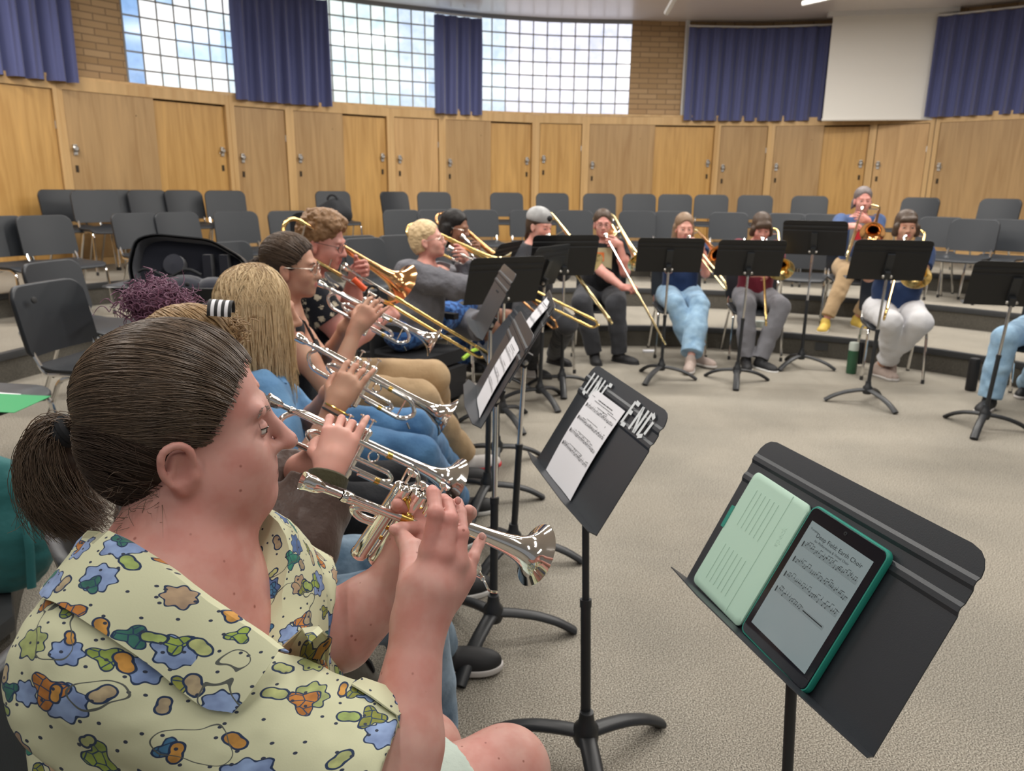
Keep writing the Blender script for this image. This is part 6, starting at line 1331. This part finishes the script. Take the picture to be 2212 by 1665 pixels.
mi=((np.abs(loc[:,0])<.024-np.abs(loc[:,2]+.063)*.9)&(np.abs(loc[:,2]+.0635)<.0095)&(loc[:,1]>.080)).astype(int); me.polygons.foreach_set('material_index',mi)
for sg in (-1,1):
    pass
for sg in (-1,1):
    g=G(); g.ball((0,0,0),.0120*HS,12); E=Matrix(Mh0.tolist()).to_4x4(); E.translation=Vector(w0((.030*sg,.0760,.000))); g.xf(E); ey=g.out('eye',M['eyew'],bod)
    g=G(); g.lathe([(.0001,.0124*HS),(.003,.0122*HS),(.0056,.0110*HS)],w0((.030*sg,.0760,.000)),Mh0@nrm((0,1,-.12)),16); g.out('iris',M['iris'],ey)
    lid(bod,M['skin0'],hc0,Mh0,HS,sg,.0130,.16)
    rs=np.random.RandomState(30); P=[]
    for i in range(70): u=i/69; p=lap((.013*sg,.0935,.019),(.050*sg,.079,.021),u)+N3((0,0,.005*math.sin(PI*u)+rs.normal(0,.0016))); P.append([w0(p),w0(p+N3((.004*sg,.0008,.0014))),w0(p+N3((.008*sg,-.0008,.0006)))])
    strands('eyebrow',P,H_['brown0'],bod,.00045,3,.3)
# shirt
sl_r=lap(shr,elr,.86); sl_l=lap(shl,ell_,.50)
shp=list(torso)+[('c',shr,sl_r,.082,.088,.05,'u',1),('c',shl,sl_l,.078,.084,.05,'u',1)]
nn0=nrm(up1*.72+ft0*.80); np0=nb0-up1*.012+ft0*.045
def wr0(Qp):
    a=(Qp-pel)@ft0; b_=(Qp-pel)@up1; c_=(Qp-pel)@ls0
    fold=.0055*np.sin((a*.8+b_*.9-c_*.5)*46+2.2*vnoise(Qp,7,3))*np.clip((.30-np.abs(b_-.18))*5,0,1)*1.4
    return .009*vnoise(Qp,7,11)+.005*vnoise(Qp*N3((1,1,.6)),17,12)+fold+.0012*vnoise(Qp,60,5)
so=sdobj('shirt',shp+[('c',nb0+up1*.10-ft0*.02,nb0+up1*.005,.10,.088,.01,'s'),('c',nb0+up1*.02+ft0*.05,nb0-up1*.055+ft0*.14,.080,.045,.012,'s'),('c',nb0-up1*.055+ft0*.14,nb0-up1*.15+ft0*.185,.045,.016,.012,'s'),('p',pel-up1*.08,-up1)],.0045,M['print'],bod,.012,wr0)
def uvf(co):
    q=co-pel; a=q@ft0; b_=q@up1; c_=-(q@ls0); rho=np.sqrt(a*a+c_*c_); return np.stack([np.arctan2(a,c_)*(.10+.5*np.minimum(rho,.3)),b_-.75*rho],1)
uvmap(so,uvf)
from mathutils.bvhtree import BVHTree
_V=np.empty(len(so.data.vertices)*3); so.data.vertices.foreach_get('co',_V); _V=_V.reshape(-1,3)+np.array(wloc(bod)); bvh=BVHTree.FromPolygons([tuple(v) for v in _V],[tuple(p.vertices) for p in so.data.polygons])
# turned-down collar with lapels
def cl(sg,P): return [nb0+ls0*p[0]*sg+ft0*p[1]+up1*p[2] for p in P]
for sg in (-1,1):
    inn=cl(sg,[(0,-.080,.060),(.045,-.068,.052),(.082,-.025,.030),(.090,.030,.000),(.070,.085,-.045),(.030,.128,-.120),(.012,.150,-.175)])
    mid=cl(sg,[(0,-.098,.052),(.060,-.086,.046),(.108,-.032,.026),(.118,.036,-.006),(.100,.100,-.056),(.062,.140,-.120),(.040,.156,-.165)])
    out=cl(sg,[(0,-.112,.000),(.075,-.105,-.002),(.140,-.040,-.014),(.150,.040,-.036),(.128,.118,-.082),(.108,.150,-.118),(.080,.162,-.150)])
    def sp(P,n=24):
        P=np.array(P); t=np.linspace(0,len(P)-1,n); i=np.minimum(t.astype(int),len(P)-2); u=(t-i)[:,None]; p0=P[np.maximum(i-1,0)];p1=P[i];p2=P[i+1];p3=P[np.minimum(i+2,len(P)-1)]
        return .5*((2*p1)+(-p0+p2)*u+(2*p0-5*p1+4*p2-p3)*u*u+(-p0+3*p1-3*p2+p3)*u**3)
    g=G(); rows=[sp(inn),sp(lap(inn,mid,.5))+up1*.004,sp(mid),sp(lap(mid,out,.5))+ft0*0+ls0*sg*.004,sp(out)]
    def snap(p,o_,lift=0):
        r_=p-pel; ra_=r_-up1*(r_@up1); ra_=nrm(ra_)*.75+up1*.9; ra_=nrm(ra_); q_,n_,_i,_d=bvh.ray_cast(Vector(p+ra_*.3),Vector(-ra_),.45)
        if q_ is None: q_,n_,_i,_d=bvh.find_nearest(Vector(p))
        return N3(q_)+N3(n_)*o_+up1*lift
    rows=[[snap(p,.004,.030) for p in rows[0]],[snap(p,.008,.034) for p in rows[1]],[snap(p,.012,.022) for p in rows[2]],[snap(p,.011,.004) for p in rows[3]],[snap(p,.007) for p in rows[4]]]
    g.sheet([[tuple(p) for p in r_] for r_ in rows],.0022*sg*(-1)); co=g.out('collar',M['print'],so,world=True); uvmap(co,lambda q: uvf(q)+N3((.31,.17)))
# button placket
g=G(); pl=[lap(chest,pel,t)+ft0*x_ for t,x_ in ((.12,.20),(.35,.22),(.6,.23),(.85,.23))]; g.sheet([[tuple(snap(p+ls0*(.016*sg),.004)) for p in sp(pl,14)] for sg in (1,-1)],.002); pk=g.out('placket',M['print'],so,world=True); uvmap(pk,lambda q:uvf(q)+N3((.5,.4)))
# shorts
sp_=[('e',pel-up0*.02,N3((.20,.17,.12)),np.eye(3),.03),('c',hr_,lap(hr_,kr,.78),.122,.112,.03,'u',1),('c',hll,lap(hll,kl,.78),.115,.102,.03,'u',1),('p',pel+up0*.12,up0)]
sdobj('shorts',sp_,.005,FB['mint'],bod,.006,lambda Qp:.005*(vnoise(Qp,12,4)+.5*vnoise(Qp,30,6)))
for an_ in (anr,anl):
    fl=an_+N3((0,0,-.055)); s0=fl+N3((.06,0,0)); Ms=np.stack([(0,-1,0),(1,0,0),(0,0,1)],1).astype(float)
    sdobj('shoe',[('e',s0,N3((.045,.14,.045)),Ms,.02),('c',an_,an_-N3((0,0,.03)),.045,.047,.03),('p',s0-N3((0,0,.028)),(0,0,-1))],.005,M['shb'],bod)
# hair swept back into a low ponytail
I0=dict(hc=hc0,Mh=Mh0,hs=HS); tie0=A(152,928,1.03)
capbase(I0,bod,H_['dbrown'],rad=(.082,.099,.084),cen=(0,-.020,.042),h=.004)
hairflow(I0,bod,H_['brown0'],tie0,8500,.0005,seed=41,rad=(.0865,.106,.091),cen=(0,-.020,.045),lift=.015,z1=-.10,m=16)
hairflow(I0,bod,H_['dbrown'],tie0,2500,.0006,seed=44,name='nape_hair',rad=(.080,.079,.094),cen=(0,-.052,.0),z1=-.085,m=12)
hairflow(I0,bod,H_['dbrown'],tie0,3500,.0006,seed=42,rad=(.084,.103,.087),cen=(0,-.020,.044),lift=.0,z1=-.10,m=14)
tl=N3(tie0); bcen=N3(A(118,1040,1.03))
sdobj('ponytail_core',[('c',tl,lap(tl,bcen,.5),.011,.018,.02),('e',bcen,N3((.026,.024,.030)),np.eye(3),.03)],.005,H_['dbrown'],bod,0,lambda Qp:.004*vnoise(Qp,50,8))
rs=np.random.RandomState(50); P=[]
for _ in range(3200):
    d=rs.normal(0,1,3); d/=np.linalg.norm(d); d[0]-=.25; tt=np.linspace(0,1,14); a=tl+rs.normal(0,.006,3); o_=bcen+d*N3((.058,.050,.058)); e=bcen+N3((.02+.035*rs.normal()*.6,d[1]*.03,-.045-.035*rs.uniform()**2))
    Qp=a[None]*((1-tt)**3)[:,None]+3*(a+N3((-.035,0,.012))+d*.02)[None]*(tt*(1-tt)**2)[:,None]+3*(o_+N3((-.012,0,0)))[None]*(tt**2*(1-tt))[:,None]+e[None]*(tt**3)[:,None]
    Qp+=.0028*np.sin(tt[:,None]*rs.uniform(5,14)+rs.uniform(0,6,3)[None])*tt[:,None]; P.append(Qp)
strands('ponytail',P,H_['brown0'],bod,.00062,3,.4)
g=G(); ax=Vector(nrm(bcen-tl)*.4+N3((-1,0,-.2))*.6).normalized(); up_=Vector((0,0,1)); a_=ax.cross(up_).normalized(); b_=ax.cross(a_); g.tube([Vector(tl)+(a_*math.cos(q)+b_*math.sin(q))*.017 for q in np.linspace(0,2*PI,19)],.0075,8); g.tube([Vector(tl)+ax*.009+(a_*math.cos(q)+b_*math.sin(q))*.017 for q in np.linspace(0,2*PI,19)],.007,8); g.out('hair_tie',M['black'],bod)
# flyaway hairs at the temple and nape
P=[]
for _ in range(60):
    st=w0((.070+rs.normal(0,.004),-.035-.05*rs.uniform(),-.02-.08*rs.uniform())); dv=Mh0@nrm((.3+rs.normal(0,.3),-.7+rs.normal(0,.6),-.2+rs.normal(0,.5))); tt=np.linspace(0,1,8); P.append(st[None]+dv[None]*(.022*tt)[:,None]+rs.normal(0,.012,3)[None]*(tt**2)[:,None])
strands('loose_hairs',P,H_['brown0'],bod,.0004,3,.3)
seated_chair((float(pel[0])-.03,float(pel[1]),0,8),'chair under the foreground player in the leaf-print shirt')
mp0=A(652,1037,1.08); be0=A(1166,1232,1.26)
xx=(be0-mp0).normalized(); u_=RV*.60+UV*.80-FV*.25
tp,PT=trumpet(mp0,be0,u_,'small silver piccolo trumpet held by the foreground player',piccolo=True,rb=.0525,press=(0,1,0))
# fingernails
for (x,y,d,dx,dy) in ((989,1081,1.032,0,-1),(1041,1158,1.045,.3,-1)):
    g=G(); g.ball(A(x,y,d),(.0045,.0028,.0058),8); g.out('fingernail',skinmat('nail',(.72,.45,.40)),bod)
# ---------------------------------------------------------------- things lying about
# open instrument case on a chair
q=Z(400,640,.66); cc=N3(A(420,600,4.15)); yw=R(-25); fx=Vector((math.cos(yw),math.sin(yw),0)); lx=Vector((-fx.y,fx.x,0))
t=thing('instrument_case',(cc[0],cc[1],cc[2]-.12),'open black instrument case propped on chairs behind the trumpet row','case')
B_=Vector(cc)
M['case']=mat('case_shell',(.012,.013,.016),.35); M['plush']=mat('case_lining',(.014,.016,.028),.95,sheen=.4)
ol=[(-.30,-.12),(.30,-.12),(.32,-.05),(.28,.05),(.10,.16),(-.20,.19),(-.30,.16),(-.33,.0)]
def ring(o_,s_,dz,ux,uy,n_): 
    P=fillet([Vector((x,y,0)) for x,y in o_]+[Vector((o_[0][0],o_[0][1],0))],.05,3); return [o0+ux*p.x*s_+uy*p.y*s_+n_*dz for p in P]
ux=RV; uy=Vector((0,0,1))*.94+FV*.3; nz=ux.cross(uy)*1; o0=B_+Vector((0,.0,.05))
if nz.dot(CAM-B_)<0: nz=-nz
ux=Vector((ux.x,ux.y,0)).normalized()
g=G(); g.sheet([ring(ol,1,.05,ux,uy,nz),ring(ol,1.02,0,ux,uy,nz),ring(ol,.97,-.05,ux,uy,nz),ring(ol,.01,-.07,ux,uy,nz)],.006); g.out('case_lid',M['case'],t)
g=G(); g.sheet([ring(ol,.95,.045,ux,uy,nz),ring(ol,.93,-.035,ux,uy,nz),ring(ol,.01,-.045,ux,uy,nz)]); g.out('lid_lining',M['plush'],t)
g=G(); g.lathe([(.001,0),(.055,0),(.055,.05),(.001,.055)],o0+ux*-.1+uy*.02-nz*.03,nz,20); g.out('padding_block',M['plush'],t)
for x_ in (.08,.17): g=G(); g.box(o0+ux*x_-nz*.01,(.045,.05,.155)); g.out('padding_block',M['plush'],t)
o0=o0-uy*.13+nz*.17; g=G(); uz=Vector((0,0,1)); fl_=Vector((nz.x,nz.y,0)).normalized()
g.sheet([[o0+ux*(a*.32)+fl_*(b*.16)+uz*(.0 if abs(b)>.9 or abs(a)>.9 else -.08) for a in (-1,-.92,-.5,0,.5,.92,1)] for b in (-1,-.9,-.4,.4,.9,1)],.01); g.out('case_base',M['case'],t)
for x_,r3 in ((.02,(.13,.10,.07)),(.17,(.09,.08,.06))): g=G(); g.ball(o0+ux*x_-uz*.02,r3,10); g.out('soft_pouch',M['plush'],t)
g=G(); g.tube([o0+ux*x_+uz*(.06+.02*math.sin(x_*30))+fl_*.02 for x_ in np.linspace(-.2,.12,14)],.008,6); g.ball(o0+ux*.10+uz*.02+fl_*.15,.012,6); g.out('case_strap',M['black'],t)
# dark case back and backpack on the upper rows
cc=Vector(A(672,486,6.6)); g=G(); g.plate(rrect(.34,.34,.05,.09),.09,lambda u,v,w:cc+Vector((u,w,v-.06))); tag(g.out('padded_case',M['case']),'black padded case standing on the middle riser behind the curly player','case')
cc=Vector(A(722,462,7.9)); bp=thing('backpack',tuple(cc),'black backpack lying on a top-riser chair above the curly player','backpack')
sdobj('bag_body',[('e',N3(cc),N3((.19,.14,.13)),np.eye(3),.03),('e',N3(cc)+N3((.02,0,.08)),N3((.10,.10,.08)),np.eye(3),.04)],.012,M['black'],bp,0,lambda Q:.012*vnoise(Q,14,3))
g=G(); g.tube(arc(cc+Vector((.0,-.05,.14)),.05,0,180,(1,0,0),(0,0,1),8),.012,6); g.out('bag_handle',M['black'],bp)
# teal bag at the lower left, on the first riser
M['tealc']=fabric('teal_nylon',(.028,.14,.145),.6,bump=(8,.6,.02))
tb_=Z(38,1275,.2); bc=N3(tb_)+N3((-.03,.03,.20)); bp=thing('teal_bag',(float(bc[0]),float(bc[1]),.2),'teal nylon bag standing on the riser at the lower left edge','bag')
sdobj('bag_body',[('e',bc+N3((0,0,-.03)),N3((.15,.12,.19)),np.eye(3),.03),('e',bc+N3((0,0,.12)),N3((.11,.08,.14)),np.eye(3),.05),('p',bc+N3((0,0,-.19)),(0,0,-1))],.007,M['tealc'],bp,0,lambda Q:.008*vnoise(Q,12,3)+.004*vnoise(Q,30,5))
g=G(); b3=Vector(bc); g.tube(fillet([b3+Vector((.10,-.06,.16)),b3+Vector((.15,-.11,.02)),b3+Vector((.14,-.12,-.14))],.05,5),.013,8,flat=.4); g.out('bag_strap',M['tealc'],bp)
# green folder on the chair at the left edge
p=Z(20,868,.665); g=G(); Fm=mat('green_card',(.01,.30,.09),.5); fo=thing('folder',tuple(p),'bright green folder lying on the chair seat at the left edge','folder')
g.sheet([[Vector((p.x-.22+.30*i/4,p.y-.12+.24*j/4+.02*i/4,.652+.018*(1-i/4))) for i in range(5)] for j in range(5)],.002); g.out('folder_cover',Fm,fo)
g=G(); g.sheet([[Vector((p.x-.25+.20*i/4,p.y-.10+.235*j/4+.02*i/4,.655+.02*(1-i/4))) for i in range(5)] for j in range(5)],.001); g.out('inner_sheet',M['paper'],fo)
# bottles
def bottle(p,r,h,body,lid,label,lidh=.05,tex=None):
    t=thing('water_bottle',tuple(p),label,'bottle'); g=G(); g.lathe([(.001,0),(r*.93,0),(r,.01),(r,h-lidh-.02),(r*.96,h-lidh),(.001,h-lidh)],p,(0,0,1),24); g.out('bottle_body',body,t)
    g=G(); g.lathe([(.001,h-lidh),(r*.97,h-lidh),(r*.98,h-lidh*.35),(r*.85,h-.004),(r*.5,h),(.001,h)],p,(0,0,1),24); g.out('bottle_lid',lid,t); return t
bottle(Z(1838,806,0),.042,.27,mat('green_enamel',(.025,.09,.045),.35),mat('frosted_lid',(.5,.55,.5),.4),'green bottle with frosted white lid on the floor left of the white trousers',.07)
bottle(Z(2096,843,0),.040,.26,M['shb'],M['shb'],'black bottle standing on the floor near the right edge')
p=Z(1640,706,.2); g=G(); g.box(p+Vector((0,0,.05)),(.09,.07,.02)); g.lathe([(.001,0),(.04,0),(.045,.04),(.045,.06)],p,(0,0,1),14); tag(g.out('plastic_tub',mat('clear_plastic',(.5,.55,.52),.2)),'small clear tub with white lid on the riser behind the grey trousers','tub')
p=Z(1402,760,.0); g=G(); g.box(p+Vector((0,0,.008)),(.11,.07,.014)); tag(g.out('phone',M['paper']),'pale flat phone on the floor beside the black shoes','phone')
p=Z(1867,795,.2); cc=N3(Z(1862,800,0)); sdobj_t=thing('dark_pouch',tuple(cc),'dark pleated pouch hanging beside the green bottle','pouch')
g=G(); c_=Vector(cc)+Vector((.03,.15,0)); g.sheet([[c_+Vector((.09*(i/11-.5)*(1-.2*z_),.012*math.sin(i*1.7),.02+.20*z_)) for i in range(12)] for z_ in (0,.3,.6,1)],.01); g.out('pouch_cloth',M['nosing'],sdobj_t)
# grey canvas bag between the first two players
bc=N3(Z(735,1560,.20)); bp=thing('canvas_bag',(float(bc[0]),float(bc[1]),0),'grey canvas bag on the floor between the two nearest players','bag')
sdobj('bag_body',[('e',N3((bc[0],bc[1],.22)),N3((.12,.09,.20)),np.eye(3),.03),('p',N3((bc[0],bc[1],.005)),(0,0,-1))],.008,fabric('grey_canvas',(.20,.19,.16),.9),bp,0,lambda Q:.008*vnoise(Q,12,3))
g=G(); g.tube(arc(Vector((bc[0],bc[1],.33)),.085,10,170,(1,0,0),(0,0,1),10),.010,6); g.out('bag_trim',M['black'],bp)
# a purple fleck and an orange stain on the carpet are left to the floor
# drop leftovers of the chair prototype's placeholder label
for o in list(bpy.data.objects):
    if o.get('label')=='x': bpy.data.objects.remove(o)
